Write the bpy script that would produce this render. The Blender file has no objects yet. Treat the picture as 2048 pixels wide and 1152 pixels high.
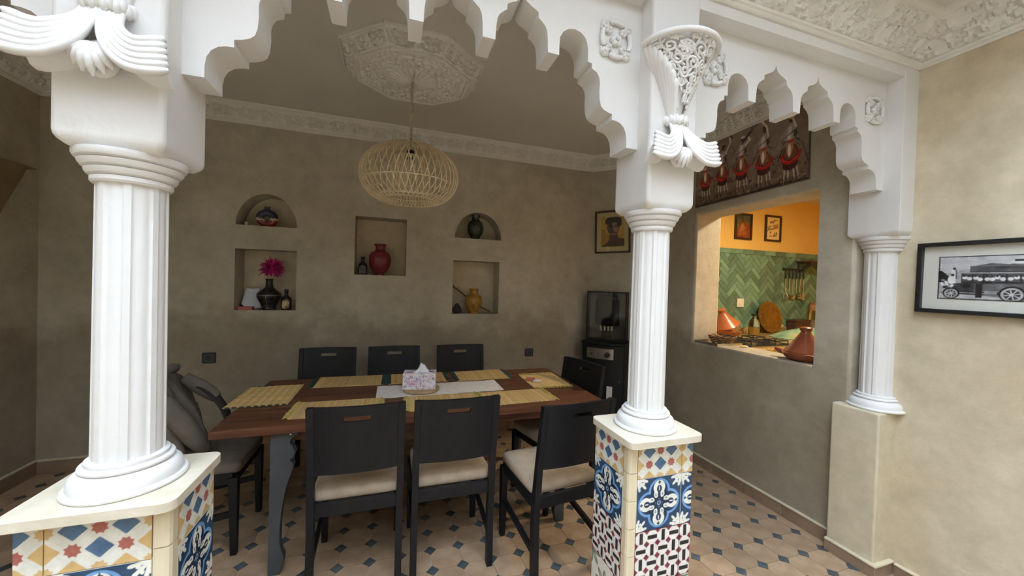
import bpy, bmesh, math, random
import numpy as np
from mathutils import Vector, Matrix
from mathutils.geometry import delaunay_2d_cdt
random.seed(7)
SC = bpy.context.scene
COL = SC.collection
PI = math.pi

# ------------------------------------------------------------------ camera
cam_d = bpy.data.cameras.new('camera')
cam = bpy.data.objects.new('camera', cam_d); COL.objects.link(cam)
cam_d.sensor_width = 36.0; cam_d.lens = 735.8 / 2048 * 36.0; cam_d.clip_start = 0.02
YAW, PITCH, ROLL = math.radians(18.077), math.radians(-0.769), math.radians(1.723)
fwd = Vector((math.sin(YAW) * math.cos(PITCH), math.cos(YAW) * math.cos(PITCH), math.sin(PITCH)))
rgt = Vector((math.cos(YAW), -math.sin(YAW), 0)); up = rgt.cross(fwd)
r2 = rgt * math.cos(ROLL) + up * math.sin(ROLL); u2 = up * math.cos(ROLL) - rgt * math.sin(ROLL)
cam.matrix_world = Matrix(((r2.x, u2.x, -fwd.x, 0), (r2.y, u2.y, -fwd.y, 0), (r2.z, u2.z, -fwd.z, 1.5), (0, 0, 0, 1)))
SC.camera = cam

# ------------------------------------------------------------------ world, lights, exposure
world = bpy.data.worlds.new('sky'); SC.world = world; world.use_nodes = True
bg = world.node_tree.nodes['Background']
bg.inputs['Color'].default_value = (0.715, 0.84, 1.0, 1); bg.inputs['Strength'].default_value = 62.0
SC.view_settings.view_transform = 'Standard'; SC.view_settings.look = 'None'
SC.view_settings.gamma = 1.0; SC.view_settings.use_curve_mapping = False
SC.view_settings.exposure = -1.36
SC.cycles.use_denoising = True
SC.cycles.max_bounces = 10; SC.cycles.diffuse_bounces = 6
OPEN = (-2.5, 2.12, -2.3, 0.78)            # the patio is open to the sky here: x0, x1, y0, y1
PATIO_CEIL = 2.87
ld = bpy.data.lights.new('sky_portal', 'AREA'); ld.shape = 'RECTANGLE'
ld.size = OPEN[1] - OPEN[0]; ld.size_y = OPEN[3] - OPEN[2]; ld.cycles.is_portal = True
lo = bpy.data.objects.new('sky_portal', ld); COL.objects.link(lo)
lo.location = ((OPEN[0] + OPEN[1]) / 2, (OPEN[2] + OPEN[3]) / 2, PATIO_CEIL + 5.2)
kl = bpy.data.lights.new('kitchen_lamp', 'AREA'); kl.shape = 'DISK'; kl.size = 0.35; kl.energy = 205; kl.color = (1.0, 0.84, 0.60)
ko = bpy.data.objects.new('kitchen_lamp', kl); COL.objects.link(ko); ko.location = (3.75, 1.95, 2.70)

# ------------------------------------------------------------------ materials
def lin(c):
    return tuple((x / 255 / 12.92 if x / 255 <= 0.04045 else ((x / 255 + 0.055) / 1.055) ** 2.4) for x in c)
def newmat(name):
    m = bpy.data.materials.new(name); m.use_nodes = True
    nt = m.node_tree; b = nt.nodes['Principled BSDF']
    return m, nt, b
def N(nt, t, **kw):
    n = nt.nodes.new(t)
    for k, v in kw.items():
        if hasattr(n, k): setattr(n, k, v)
        else: n.inputs[k].default_value = v
    return n
def ramp(nt, src, stops):
    r = nt.nodes.new('ShaderNodeValToRGB'); e = r.color_ramp.elements
    while len(e) < len(stops): e.new(0.5)
    for i, (p, c) in enumerate(stops): e[i].position = p; e[i].color = (*c, 1)
    nt.links.new(src, r.inputs['Fac']); return r
def mat(name, stops, rough=0.6, scale=3.0, detail=4, bump=0.0, bscale=40.0, metal=0.0, stretch=(1, 1, 1), coord='Object', spec=0.5, bdist=0.01, per_obj=0.0):
    """noise-mottled principled material; stops: one colour or a ramp list"""
    m, nt, b = newmat(name)
    b.inputs['Roughness'].default_value = rough; b.inputs['Metallic'].default_value = metal
    b.inputs['Specular IOR Level'].default_value = spec
    tc = nt.nodes.new('ShaderNodeTexCoord'); mp = nt.nodes.new('ShaderNodeMapping'); mp.inputs['Scale'].default_value = stretch
    nt.links.new(tc.outputs[coord], mp.inputs['Vector'])
    if isinstance(stops, tuple) and not isinstance(stops[0], (tuple, list)): stops = [(0, stops), (1, stops)]
    nz = N(nt, 'ShaderNodeTexNoise', Scale=scale, Detail=detail, Roughness=0.6); nt.links.new(mp.outputs[0], nz.inputs['Vector'])
    r = ramp(nt, nz.outputs['Fac'], stops)
    out = r.outputs['Color']
    if per_obj:
        oi = nt.nodes.new('ShaderNodeObjectInfo'); mr = N(nt, 'ShaderNodeMapRange'); mr.inputs['To Min'].default_value = 1 - per_obj; mr.inputs['To Max'].default_value = 1 + per_obj
        nt.links.new(oi.outputs['Random'], mr.inputs['Value'])
        mx = nt.nodes.new('ShaderNodeVectorMath'); mx.operation = 'SCALE'
        nt.links.new(out, mx.inputs[0]); nt.links.new(mr.outputs[0], mx.inputs['Scale']); out = mx.outputs[0]
    nt.links.new(out, b.inputs['Base Color'])
    if bump:
        n2 = N(nt, 'ShaderNodeTexNoise', Scale=bscale, Detail=5); nt.links.new(mp.outputs[0], n2.inputs['Vector'])
        bp = N(nt, 'ShaderNodeBump', Strength=bump, Distance=bdist); nt.links.new(n2.outputs['Fac'], bp.inputs['Height'])
        nt.links.new(bp.outputs[0], b.inputs['Normal'])
    return m
def attr_mat(name, rough=0.6, spec=0.4, bump=0.0):
    m, nt, b = newmat(name); b.inputs['Roughness'].default_value = rough; b.inputs['Specular IOR Level'].default_value = spec
    a = N(nt, 'ShaderNodeAttribute', attribute_name='Col'); nt.links.new(a.outputs['Color'], b.inputs['Base Color'])
    if bump:
        n2 = N(nt, 'ShaderNodeTexNoise', Scale=160.0, Detail=3); bp = N(nt, 'ShaderNodeBump', Strength=bump, Distance=0.004)
        nt.links.new(n2.outputs['Fac'], bp.inputs['Height']); nt.links.new(bp.outputs[0], b.inputs['Normal'])
    return m
def plaster(name, dark, mid, light, brown, low_tint=None):
    """burnished lime plaster: large cloudy patches plus fine mottling"""
    m, nt, b = newmat(name); b.inputs['Roughness'].default_value = 0.62; b.inputs['Specular IOR Level'].default_value = 0.3
    tc = nt.nodes.new('ShaderNodeTexCoord')
    n1 = N(nt, 'ShaderNodeTexNoise', Scale=1.3, Detail=6, Roughness=0.62, Distortion=0.3); nt.links.new(tc.outputs['Object'], n1.inputs['Vector'])
    n2 = N(nt, 'ShaderNodeTexNoise', Scale=0.8, Detail=5, Roughness=0.6); nt.links.new(tc.outputs['Object'], n2.inputs['Vector'])
    n3 = N(nt, 'ShaderNodeTexNoise', Scale=9.0, Detail=6, Roughness=0.7); nt.links.new(tc.outputs['Object'], n3.inputs['Vector'])
    r1 = ramp(nt, n1.outputs['Fac'], [(0.30, dark), (0.5, mid), (0.70, light)])
    r2_ = ramp(nt, n2.outputs['Fac'], [(0.45, (0, 0, 0)), (0.68, (1, 1, 1))])
    mx = N(nt, 'ShaderNodeMix', data_type='RGBA'); nt.links.new(r2_.outputs['Color'], mx.inputs[0]); nt.links.new(r1.outputs['Color'], mx.inputs[6]); mx.inputs[7].default_value = (*brown, 1)
    r3 = ramp(nt, n3.outputs['Fac'], [(0.25, (0.82, 0.82, 0.82)), (0.75, (1.12, 1.12, 1.12))])
    mu = N(nt, 'ShaderNodeMix', data_type='RGBA', blend_type='MULTIPLY'); mu.inputs[0].default_value = 1.0
    nt.links.new(mx.outputs[2], mu.inputs[6]); nt.links.new(r3.outputs['Color'], mu.inputs[7]); nt.links.new(mu.outputs[2], b.inputs['Base Color'])
    if low_tint:  # cloudy-edged darker brown tone on the lower wall
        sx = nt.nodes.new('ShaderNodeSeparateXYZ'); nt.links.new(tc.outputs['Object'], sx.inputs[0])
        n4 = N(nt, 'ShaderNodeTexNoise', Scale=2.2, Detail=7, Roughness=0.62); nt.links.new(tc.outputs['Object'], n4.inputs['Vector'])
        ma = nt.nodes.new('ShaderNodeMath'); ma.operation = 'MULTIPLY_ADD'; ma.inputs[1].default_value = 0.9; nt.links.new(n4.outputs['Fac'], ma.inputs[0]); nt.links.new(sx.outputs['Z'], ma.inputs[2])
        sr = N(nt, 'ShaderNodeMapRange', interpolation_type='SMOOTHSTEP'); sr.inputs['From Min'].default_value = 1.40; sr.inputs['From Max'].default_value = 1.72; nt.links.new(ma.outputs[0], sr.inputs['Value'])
        rs = ramp(nt, sr.outputs[0], [(0, low_tint), (1, (1, 1, 1))])
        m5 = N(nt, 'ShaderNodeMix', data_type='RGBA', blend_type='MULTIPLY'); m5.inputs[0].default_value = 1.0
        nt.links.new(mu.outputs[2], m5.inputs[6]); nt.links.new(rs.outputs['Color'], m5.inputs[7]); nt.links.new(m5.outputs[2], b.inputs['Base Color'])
    bp = N(nt, 'ShaderNodeBump', Strength=0.25, Distance=0.02); nt.links.new(n3.outputs['Fac'], bp.inputs['Height']); nt.links.new(bp.outputs[0], b.inputs['Normal'])
    return m
M = {}
M['plaster'] = plaster('lime plaster', (0.47, 0.395, 0.27), (0.575, 0.495, 0.35), (0.65, 0.575, 0.43), (0.50, 0.405, 0.275))
M['roomplaster'] = plaster('shade darkened lime plaster', (0.385, 0.345, 0.265), (0.47, 0.43, 0.345), (0.54, 0.50, 0.41), (0.41, 0.355, 0.27), (0.68, 0.645, 0.60))  # the room's copy of the lime plaster, its dimness put into the colour
M['pierplaster'] = plaster('pier plaster', (0.52, 0.45, 0.32), (0.60, 0.53, 0.38), (0.66, 0.59, 0.44), (0.58, 0.49, 0.34))
M['white'] = mat('white gypsum paint', [(0.3, (0.705, 0.692, 0.676)), (0.7, (0.745, 0.732, 0.72))], rough=0.55, scale=2.5, bump=0.12, bscale=25, bdist=0.02)
M['ceilwhite'] = mat('ceiling paint', [(0.3, (0.60, 0.58, 0.53)), (0.7, (0.66, 0.64, 0.59))], rough=0.8, scale=1.5)
M['relief'] = mat('moulded gypsum', [(0.3, (0.69, 0.67, 0.62)), (0.7, (0.76, 0.74, 0.69))], rough=0.75, scale=6)
M['slab'] = mat('cream stone', [(0.25, (0.50, 0.43, 0.30)), (0.5, (0.64, 0.58, 0.46)), (0.75, (0.72, 0.67, 0.57))], rough=0.45, scale=7, bump=0.15, bscale=60)
M['grout'] = mat('white grout', (0.72, 0.70, 0.64), rough=0.8, bump=0.1)
M['trim'] = mat('cream ceramic edge', [(0.3, (0.66, 0.56, 0.38)), (0.7, (0.72, 0.65, 0.48))], rough=0.35, scale=5)
M['tileprint'] = attr_mat('printed cement tile', rough=0.42, spec=0.4)
M['print'] = attr_mat('printed paper', rough=0.45)
M['canvas'] = attr_mat('painted canvas', rough=0.7, bump=0.4)
M['octagon'] = mat('terracotta octagon tile', [(0.2, (0.23, 0.145, 0.085)), (0.5, (0.335, 0.225, 0.14)), (0.8, (0.43, 0.315, 0.21))], rough=0.42, scale=9, detail=6, per_obj=0.14, bump=0.08)
M['dot'] = mat('slate blue insert', [(0.3, (0.042, 0.053, 0.060)), (0.7, (0.085, 0.103, 0.112))], rough=0.4, scale=14, per_obj=0.25)
M['floorgrout'] = mat('floor grout', [(0.3, (0.36, 0.28, 0.19)), (0.7, (0.45, 0.37, 0.27))], rough=0.8, scale=6)
M['basetile'] = mat('brown skirting tile', [(0.3, (0.20, 0.13, 0.085)), (0.7, (0.30, 0.21, 0.14))], rough=0.45, scale=6, per_obj=0.12)
M['blackwood'] = mat('black stained wood', [(0.3, (0.006, 0.007, 0.009)), (0.7, (0.011, 0.011, 0.013))], rough=0.46, scale=6, stretch=(8, 8, 1), spec=0.28)
M['seat'] = mat('beige seat cloth', [(0.3, (0.38, 0.30, 0.22)), (0.7, (0.47, 0.385, 0.295))], rough=0.9, scale=12, bump=0.2, bscale=300, bdist=0.002)
M['greyseat'] = mat('grey brown seat cloth', [(0.3, (0.12, 0.098, 0.080)), (0.7, (0.165, 0.135, 0.112))], rough=0.9, scale=12, bump=0.2, bscale=300, bdist=0.002)
M['legpaint'] = mat('slate painted wood', [(0.3, (0.05, 0.055, 0.065)), (0.7, (0.075, 0.085, 0.095))], rough=0.5, scale=8)
M['tablewood'] = mat('red brown table wood', [(0.2, (0.045, 0.016, 0.009)), (0.5, (0.11, 0.040, 0.019)), (0.75, (0.18, 0.072, 0.032))], rough=0.45, spec=0.35, scale=2.6, detail=8, stretch=(0.9, 9, 9))
M['green'] = mat('green yarn', [(0.3, (0.008, 0.035, 0.028)), (0.7, (0.02, 0.065, 0.05))], rough=0.9, scale=60)
M['strawfringe'] = mat('straw tassel', [(0.3, (0.32, 0.25, 0.06)), (0.7, (0.55, 0.44, 0.14))], rough=0.9, scale=60)
M['straw'] = attr_mat('woven straw', rough=0.8, bump=0.3)
M['linen'] = mat('off white linen', [(0.3, (0.68, 0.64, 0.59)), (0.7, (0.78, 0.74, 0.69))], rough=0.95, scale=40, bump=0.4, bscale=260, bdist=0.003)
M['cork'] = mat('pale wood trivet', [(0.3, (0.30, 0.19, 0.085)), (0.7, (0.46, 0.31, 0.16))], rough=0.7, scale=16)
M['tissue'] = mat('white tissue', (0.80, 0.80, 0.80), rough=0.95)
M['rattan'] = mat('pale rattan', [(0.3, (0.62, 0.50, 0.32)), (0.7, (0.76, 0.64, 0.44))], rough=0.6, scale=20)
M['cord'] = mat('cream twisted cord', [(0.3, (0.40, 0.35, 0.24)), (0.7, (0.55, 0.50, 0.38))], rough=0.9, scale=60)
M['blackframe'] = mat('black picture frame', (0.012, 0.011, 0.012), rough=0.4)
M['brownframe'] = mat('dark brown frame', (0.035, 0.018, 0.012), rough=0.45)
M['mount'] = mat('cream mount board', (0.70, 0.69, 0.62), rough=0.85)
M['blackmetal'] = mat('black enamel', [(0.3, (0.008, 0.009, 0.010)), (0.7, (0.013, 0.014, 0.016))], rough=0.42, scale=5, spec=0.25)
M['chrome'] = mat('brushed steel', [(0.3, (0.50, 0.48, 0.45)), (0.7, (0.66, 0.64, 0.60))], rough=0.28, metal=1.0, scale=8)
M['darkplastic'] = mat('black plastic', (0.02, 0.021, 0.024), rough=0.5)
M['greyplastic'] = mat('charcoal plastic', (0.055, 0.062, 0.075), rough=0.45)
M['whiteplastic'] = mat('ivory plastic', (0.70, 0.66, 0.55), rough=0.45)
M['paper'] = mat('white paper', (0.62, 0.64, 0.72), rough=0.9)
M['whitecard'] = mat('white card', (0.72, 0.71, 0.69), rough=0.8)
M['redbook'] = mat('faded red cover', (0.42, 0.12, 0.09), rough=0.7)
M['blackglaze'] = mat('black glaze', [(0.3, (0.012, 0.012, 0.013)), (0.62, (0.022, 0.021, 0.02)), (0.72, (0.10, 0.08, 0.05))], rough=0.22, scale=45)
M['redglaze'] = mat('dark red glaze', [(0.3, (0.13, 0.012, 0.020)), (0.66, (0.20, 0.022, 0.032)), (0.75, (0.30, 0.09, 0.09))], rough=0.3, scale=38)
M['silver'] = mat('silver inlay', (0.5, 0.48, 0.44), rough=0.35, metal=1.0)
M['feather'] = mat('magenta feathers', [(0.3, (0.42, 0.004, 0.13)), (0.7, (0.62, 0.012, 0.22))], rough=0.9, scale=20)
M['bottleglass'] = mat('dark brown bottle', (0.018, 0.013, 0.009), rough=0.12)
M['bottlelabel'] = mat('cream bottle label', [(0.45, (0.50, 0.42, 0.22)), (0.55, (0.12, 0.04, 0.03))], rough=0.7, scale=24)
M['blacklabel'] = mat('black bottle label', [(0.45, (0.03, 0.03, 0.03)), (0.6, (0.16, 0.14, 0.12))], rough=0.6, scale=60)
M['stone'] = mat('black stone', [(0.3, (0.012, 0.012, 0.016)), (0.7, (0.035, 0.035, 0.045))], rough=0.6, scale=20, bump=0.4)
M['twig'] = mat('brown twig', [(0.3, (0.06, 0.03, 0.016)), (0.7, (0.13, 0.07, 0.04))], rough=0.8, scale=40)
M['yellowpaint'] = mat('ochre wall paint', [(0.3, (0.72, 0.46, 0.115)), (0.7, (0.80, 0.53, 0.15))], rough=0.7, scale=2)
M['zellige'] = mat('green glazed tile', [(0.3, (0.085, 0.19, 0.135)), (0.7, (0.165, 0.285, 0.20))], rough=0.22, scale=11, per_obj=0.38)
M['zelligegrout'] = mat('pale grout', (0.52, 0.54, 0.40), rough=0.8)
M['granite'] = mat('golden granite', [(0.35, (0.05, 0.035, 0.02)), (0.5, (0.34, 0.22, 0.08)), (0.65, (0.55, 0.40, 0.18))], rough=0.25, scale=70, detail=3)
M['clay'] = mat('glazed red clay', [(0.3, (0.24, 0.065, 0.030)), (0.7, (0.32, 0.095, 0.042))], rough=0.25, scale=8)
M['oclay'] = mat('orange clay', [(0.3, (0.36, 0.105, 0.035)), (0.7, (0.46, 0.15, 0.05))], rough=0.3, scale=8)
M['steel'] = mat('stainless steel', (0.55, 0.54, 0.52), rough=0.25, metal=1.0)
M['iron'] = mat('cast iron', (0.02, 0.02, 0.02), rough=0.5)
M['cloth'] = mat('green and yellow cloth', [(0.36, (0.10, 0.22, 0.13)), (0.55, (0.24, 0.36, 0.24)), (0.68, (0.50, 0.36, 0.10))], rough=0.95, scale=5)
M['wicker'] = mat('brown wicker', [(0.35, (0.03, 0.015, 0.006)), (0.6, (0.26, 0.15, 0.06))], rough=0.8, scale=35)
M['brass'] = mat('hammered brass', [(0.3, (0.22, 0.13, 0.03)), (0.7, (0.34, 0.22, 0.06))], rough=0.32, metal=0.85, scale=16, bump=0.5, bscale=30)
M['darkwood'] = mat('dark wooden box', (0.07, 0.032, 0.02), rough=0.5)
M['oil'] = mat('golden oil', (0.40, 0.24, 0.05), rough=0.15)
M['jargrain'] = mat('dried grains', [(0.3, (0.45, 0.33, 0.16)), (0.7, (0.62, 0.52, 0.33))], rough=0.8, scale=60)
M['redlid'] = mat('patterned red lid', [(0.4, (0.30, 0.06, 0.03)), (0.6, (0.5, 0.3, 0.14))], rough=0.5, scale=18)
M['jacket'] = mat('grey brown canvas', [(0.3, (0.115, 0.10, 0.083)), (0.7, (0.165, 0.145, 0.122))], rough=0.95, scale=8, bump=0.15, bscale=200, bdist=0.003)
M['darklining'] = mat('dark lining', (0.03, 0.026, 0.024), rough=0.9)
M['sconce'] = mat('tan plaster lamp', [(0.3, (0.17, 0.12, 0.06)), (0.7, (0.23, 0.165, 0.085))], rough=0.7, scale=6)
M['kitchenfloor'] = mat('kitchen floor', (0.30, 0.22, 0.14), rough=0.6)
def glass_mat(name, color=(0.9, 0.95, 0.92), rough=0.02):
    m, nt, b = newmat(name); b.inputs['Base Color'].default_value = (*color, 1); b.inputs['Roughness'].default_value = rough
    b.inputs['Transmission Weight'].default_value = 1.0; b.inputs['IOR'].default_value = 1.2
    return m
M['glass'] = glass_mat('clear glass')
def pane_mat(name, tint, fac):
    m = bpy.data.materials.new(name); m.use_nodes = True; nt = m.node_tree; nt.nodes.clear()
    o = nt.nodes.new('ShaderNodeOutputMaterial'); t = nt.nodes.new('ShaderNodeBsdfTransparent'); t.inputs[0].default_value = (*tint, 1)
    g = nt.nodes.new('ShaderNodeBsdfGlossy'); g.inputs['Roughness'].default_value = 0.03; mx = nt.nodes.new('ShaderNodeMixShader'); mx.inputs[0].default_value = fac
    nt.links.new(t.outputs[0], mx.inputs[1]); nt.links.new(g.outputs[0], mx.inputs[2]); nt.links.new(mx.outputs[0], o.inputs[0]); return m
M['pane'] = pane_mat('smoked heater glass', (0.86, 0.86, 0.86), 0.03)
M['reflector'] = mat('bronze reflector', (0.16, 0.14, 0.115), rough=0.5)
M['pictureglass'] = pane_mat('picture glass', (0.97, 0.97, 0.97), 0.035)

# ------------------------------------------------------------------ mesh helpers
def inside(p, l):
    x, y = p; r = False
    for (x0, y0), (x1, y1) in zip(l, l[1:] + l[:1]):
        if (y0 > y) != (y1 > y) and x < (x1 - x0) * (y - y0) / (y1 - y0) + x0: r = not r
    return r
def fill(loops):
    flat = [Vector(p) for l in loops for p in l]; ed = []; o = 0
    for l in loops: ed += [(o + i, o + (i + 1) % len(l)) for i in range(len(l))]; o += len(l)
    vs, _, fs, ov, _, _ = delaunay_2d_cdt(flat, ed, [], 0, 1e-7); out = []
    for f in fs:
        c = sum((vs[i] for i in f), Vector((0, 0))) / len(f)
        if inside(c, loops[0]) and not any(inside(c, h) for h in loops[1:]): out.append(tuple(ov[i][0] for i in f))
    return out
class MB:
    def __init__(s): s.v = []; s.f = []
    def add(s, vs, fs, T=None):
        o = len(s.v)
        s.v += [tuple(T @ Vector(p)) if T is not None else tuple(p) for p in vs]
        s.f += [tuple(i + o for i in f) for f in fs]; return s
    def box(s, c, d, T=None):
        x, y, z = c; a, b, e = d[0] / 2, d[1] / 2, d[2] / 2
        vs = [(x - a, y - b, z - e), (x + a, y - b, z - e), (x + a, y + b, z - e), (x - a, y + b, z - e), (x - a, y - b, z + e), (x + a, y - b, z + e), (x + a, y + b, z + e), (x - a, y + b, z + e)]
        return s.add(vs, [(0, 3, 2, 1), (4, 5, 6, 7), (0, 1, 5, 4), (1, 2, 6, 5), (2, 3, 7, 6), (3, 0, 4, 7)], T)
    def b2(s, x0, x1, y0, y1, z0, z1, T=None):
        return s.box(((x0 + x1) / 2, (y0 + y1) / 2, (z0 + z1) / 2), (x1 - x0, y1 - y0, z1 - z0), T)
    def hexa(s, b4, t4, T=None):
        return s.add(list(b4) + list(t4), [(0, 3, 2, 1), (4, 5, 6, 7), (0, 1, 5, 4), (1, 2, 6, 5), (2, 3, 7, 6), (3, 0, 4, 7)], T)
    def prism(s, poly, fn0, fn1, holes=(), T=None):
        """poly (2D, ccw) + holes; fn0/fn1 map (a,b) to 3D for the two caps"""
        loops = [list(poly)] + [list(h) for h in holes]
        flat = [p for l in loops for p in l]; n = len(flat)
        tris = fill(loops)
        vs = [fn0(*p) for p in flat] + [fn1(*p) for p in flat]
        fs = [tuple(t) for t in tris] + [tuple(i + n for i in reversed(t)) for t in tris]
        o = 0
        for l in loops:
            k = len(l)
            for i in range(k):
                j = (i + 1) % k
                fs.append((o + i, o + j, o + j + n, o + i + n))
            o += k
        return s.add(vs, fs, T)
    def lathe(s, prof, seg=32, c=(0, 0, 0), T=None, ry=1.0, a0=0.0, a1=2 * PI, mod=None):
        full = abs(a1 - a0 - 2 * PI) < 1e-6; m = seg if full else seg + 1
        vs = []; fs = []
        for r, z in prof:
            for i in range(m):
                a = a0 + (a1 - a0) * i / seg; q = r * (mod(a, z) if mod else 1)
                vs.append((c[0] + q * math.cos(a), c[1] + q * math.sin(a) * ry, c[2] + z))
        for k in range(len(prof) - 1):
            for i in range(seg):
                j = (i + 1) % m
                fs.append((k * m + i, k * m + j, (k + 1) * m + j, (k + 1) * m + i))
        if full:
            if prof[0][0] > 1e-5: fs.append(tuple(range(m - 1, -1, -1)))
            if prof[-1][0] > 1e-5: fs.append(tuple((len(prof) - 1) * m + i for i in range(m)))
        return s.add(vs, fs, T)
    def tube(s, path, r, sides=6, closed=False, T=None, cap=True):
        P = [Vector(p) for p in path]; n = len(P); vs = []; fs = []; ref = None
        for i in range(n):
            if closed: t = P[(i + 1) % n] - P[i - 1]
            else: t = P[min(i + 1, n - 1)] - P[max(i - 1, 0)]
            t = t.normalized() if t.length > 1e-9 else Vector((0, 0, 1))
            if ref is None: ref = t.orthogonal().normalized()
            ref = (ref - t * ref.dot(t)); ref = ref.normalized() if ref.length > 1e-6 else t.orthogonal().normalized()
            bt = t.cross(ref); rr = r[i] if isinstance(r, (list, tuple)) else r
            for k in range(sides):
                a = 2 * PI * k / sides; vs.append(P[i] + ref * (rr * math.cos(a)) + bt * (rr * math.sin(a)))
        for i in range(n if closed else n - 1):
            j = (i + 1) % n
            for k in range(sides):
                l = (k + 1) % sides
                fs.append((i * sides + k, i * sides + l, j * sides + l, j * sides + k))
        if cap and not closed:
            fs.append(tuple(range(sides - 1, -1, -1))); fs.append(tuple((n - 1) * sides + k for k in range(sides)))
        return s.add(vs, fs, T)
    def ball(s, c, r, seg=12, rings=8, T=None):
        if not isinstance(r, (tuple, list)): r = (r, r, r)
        vs = [(c[0], c[1], c[2] - r[2])]; fs = []
        for k in range(1, rings):
            p = -PI / 2 + PI * k / rings
            for i in range(seg):
                a = 2 * PI * i / seg; vs.append((c[0] + r[0] * math.cos(p) * math.cos(a), c[1] + r[1] * math.cos(p) * math.sin(a), c[2] + r[2] * math.sin(p)))
        vs.append((c[0], c[1], c[2] + r[2])); L = len(vs) - 1
        for i in range(seg):
            j = (i + 1) % seg
            fs.append((0, 1 + j, 1 + i)); fs.append((L, L - seg + i, L - seg + j))
            for k in range(rings - 2):
                a = 1 + k * seg
                fs.append((a + i, a + j, a + seg + j, a + seg + i))
        return s.add(vs, fs, T)
    def grid(s, fn, nu, nv, T=None, flip=False):
        vs = [fn(i / nu, j / nv) for j in range(nv + 1) for i in range(nu + 1)]; w = nu + 1; fs = []
        for j in range(nv):
            for i in range(nu):
                q = (j * w + i, j * w + i + 1, (j + 1) * w + i + 1, (j + 1) * w + i)
                fs.append(q[::-1] if flip else q)
        return s.add(vs, fs, T)
    def sheet(s, fn, nu, nv, th, T=None):
        """closed thin solid: surface fn(u,v)->(point, normal)"""
        w = nu + 1; top = []; bot = []
        for j in range(nv + 1):
            for i in range(nu + 1):
                p, n = fn(i / nu, j / nv); p = Vector(p); n = Vector(n).normalized()
                top.append(p + n * th / 2); bot.append(p - n * th / 2)
        m = len(top); fs = []
        for j in range(nv):
            for i in range(nu):
                q = (j * w + i, j * w + i + 1, (j + 1) * w + i + 1, (j + 1) * w + i); fs.append(q); fs.append(tuple(k + m for k in q[::-1]))
        ring = [i for i in range(nu)] + [nu + j * w for j in range(nv)] + [nv * w + nu - i for i in range(nu)] + [(nv - j) * w for j in range(nv)]
        for a, b in zip(ring, ring[1:] + ring[:1]): fs.append((b, a, a + m, b + m))
        return s.add(top + bot, fs, T)
    def mesh(s, name, material, smooth=None):
        me = bpy.data.meshes.new(name); me.from_pydata([tuple(p) for p in s.v], [], s.f)
        if material is not None: me.materials.append(M[material] if isinstance(material, str) else material)
        bm = bmesh.new(); bm.from_mesh(me); bmesh.ops.recalc_face_normals(bm, faces=bm.faces); bm.to_mesh(me); bm.free()
        if smooth:
            me.polygons.foreach_set('use_smooth', [True] * len(me.polygons)); me.set_sharp_from_angle(angle=math.radians(smooth))
        me.update(); return me
    def build(s, name, material, parent=None, smooth=None, bevel=0, loc=(0, 0, 0), rot=(0, 0, 0), seg=2):
        o = bpy.data.objects.new(name, s.mesh(name, material, smooth)); COL.objects.link(o)
        o.location = loc; o.rotation_euler = rot
        if parent is not None: o.parent = parent
        if bevel:
            b = o.modifiers.new('bevel', 'BEVEL'); b.width = bevel; b.segments = seg; b.limit_method = 'ANGLE'; b.angle_limit = math.radians(40)
        return o
def empty(name, loc=(0, 0, 0), rz=0.0):
    o = bpy.data.objects.new(name, None); COL.objects.link(o); o.location = loc; o.rotation_euler = (0, 0, rz); o.empty_display_size = 0.1; return o
def tag(o, label, cat, group=None):
    o['label'] = label; o['category'] = cat
    if group: o['group'] = group
    return o
def struct(o, label=None):
    o['kind'] = 'structure'
    if label: o['label'] = label
    return o
def thing(name, label, cat, loc=(0, 0, 0), rz=0.0, group=None):
    return tag(empty(name, loc, rz), label, cat, group)
def kids(o): return [c for c in bpy.data.objects if c.parent == o]
def copy_tree(o, parent=None):
    c = o.copy(); COL.objects.link(c)
    if parent is not None: c.parent = parent
    for ch in kids(o): copy_tree(ch, c)
    return c
def inst(name, mesh, parent, loc, rot=(0, 0, 0), scale=(1, 1, 1)):
    o = bpy.data.objects.new(name, mesh); COL.objects.link(o); o.parent = parent; o.location = loc; o.rotation_euler = rot; o.scale = scale; return o

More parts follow.
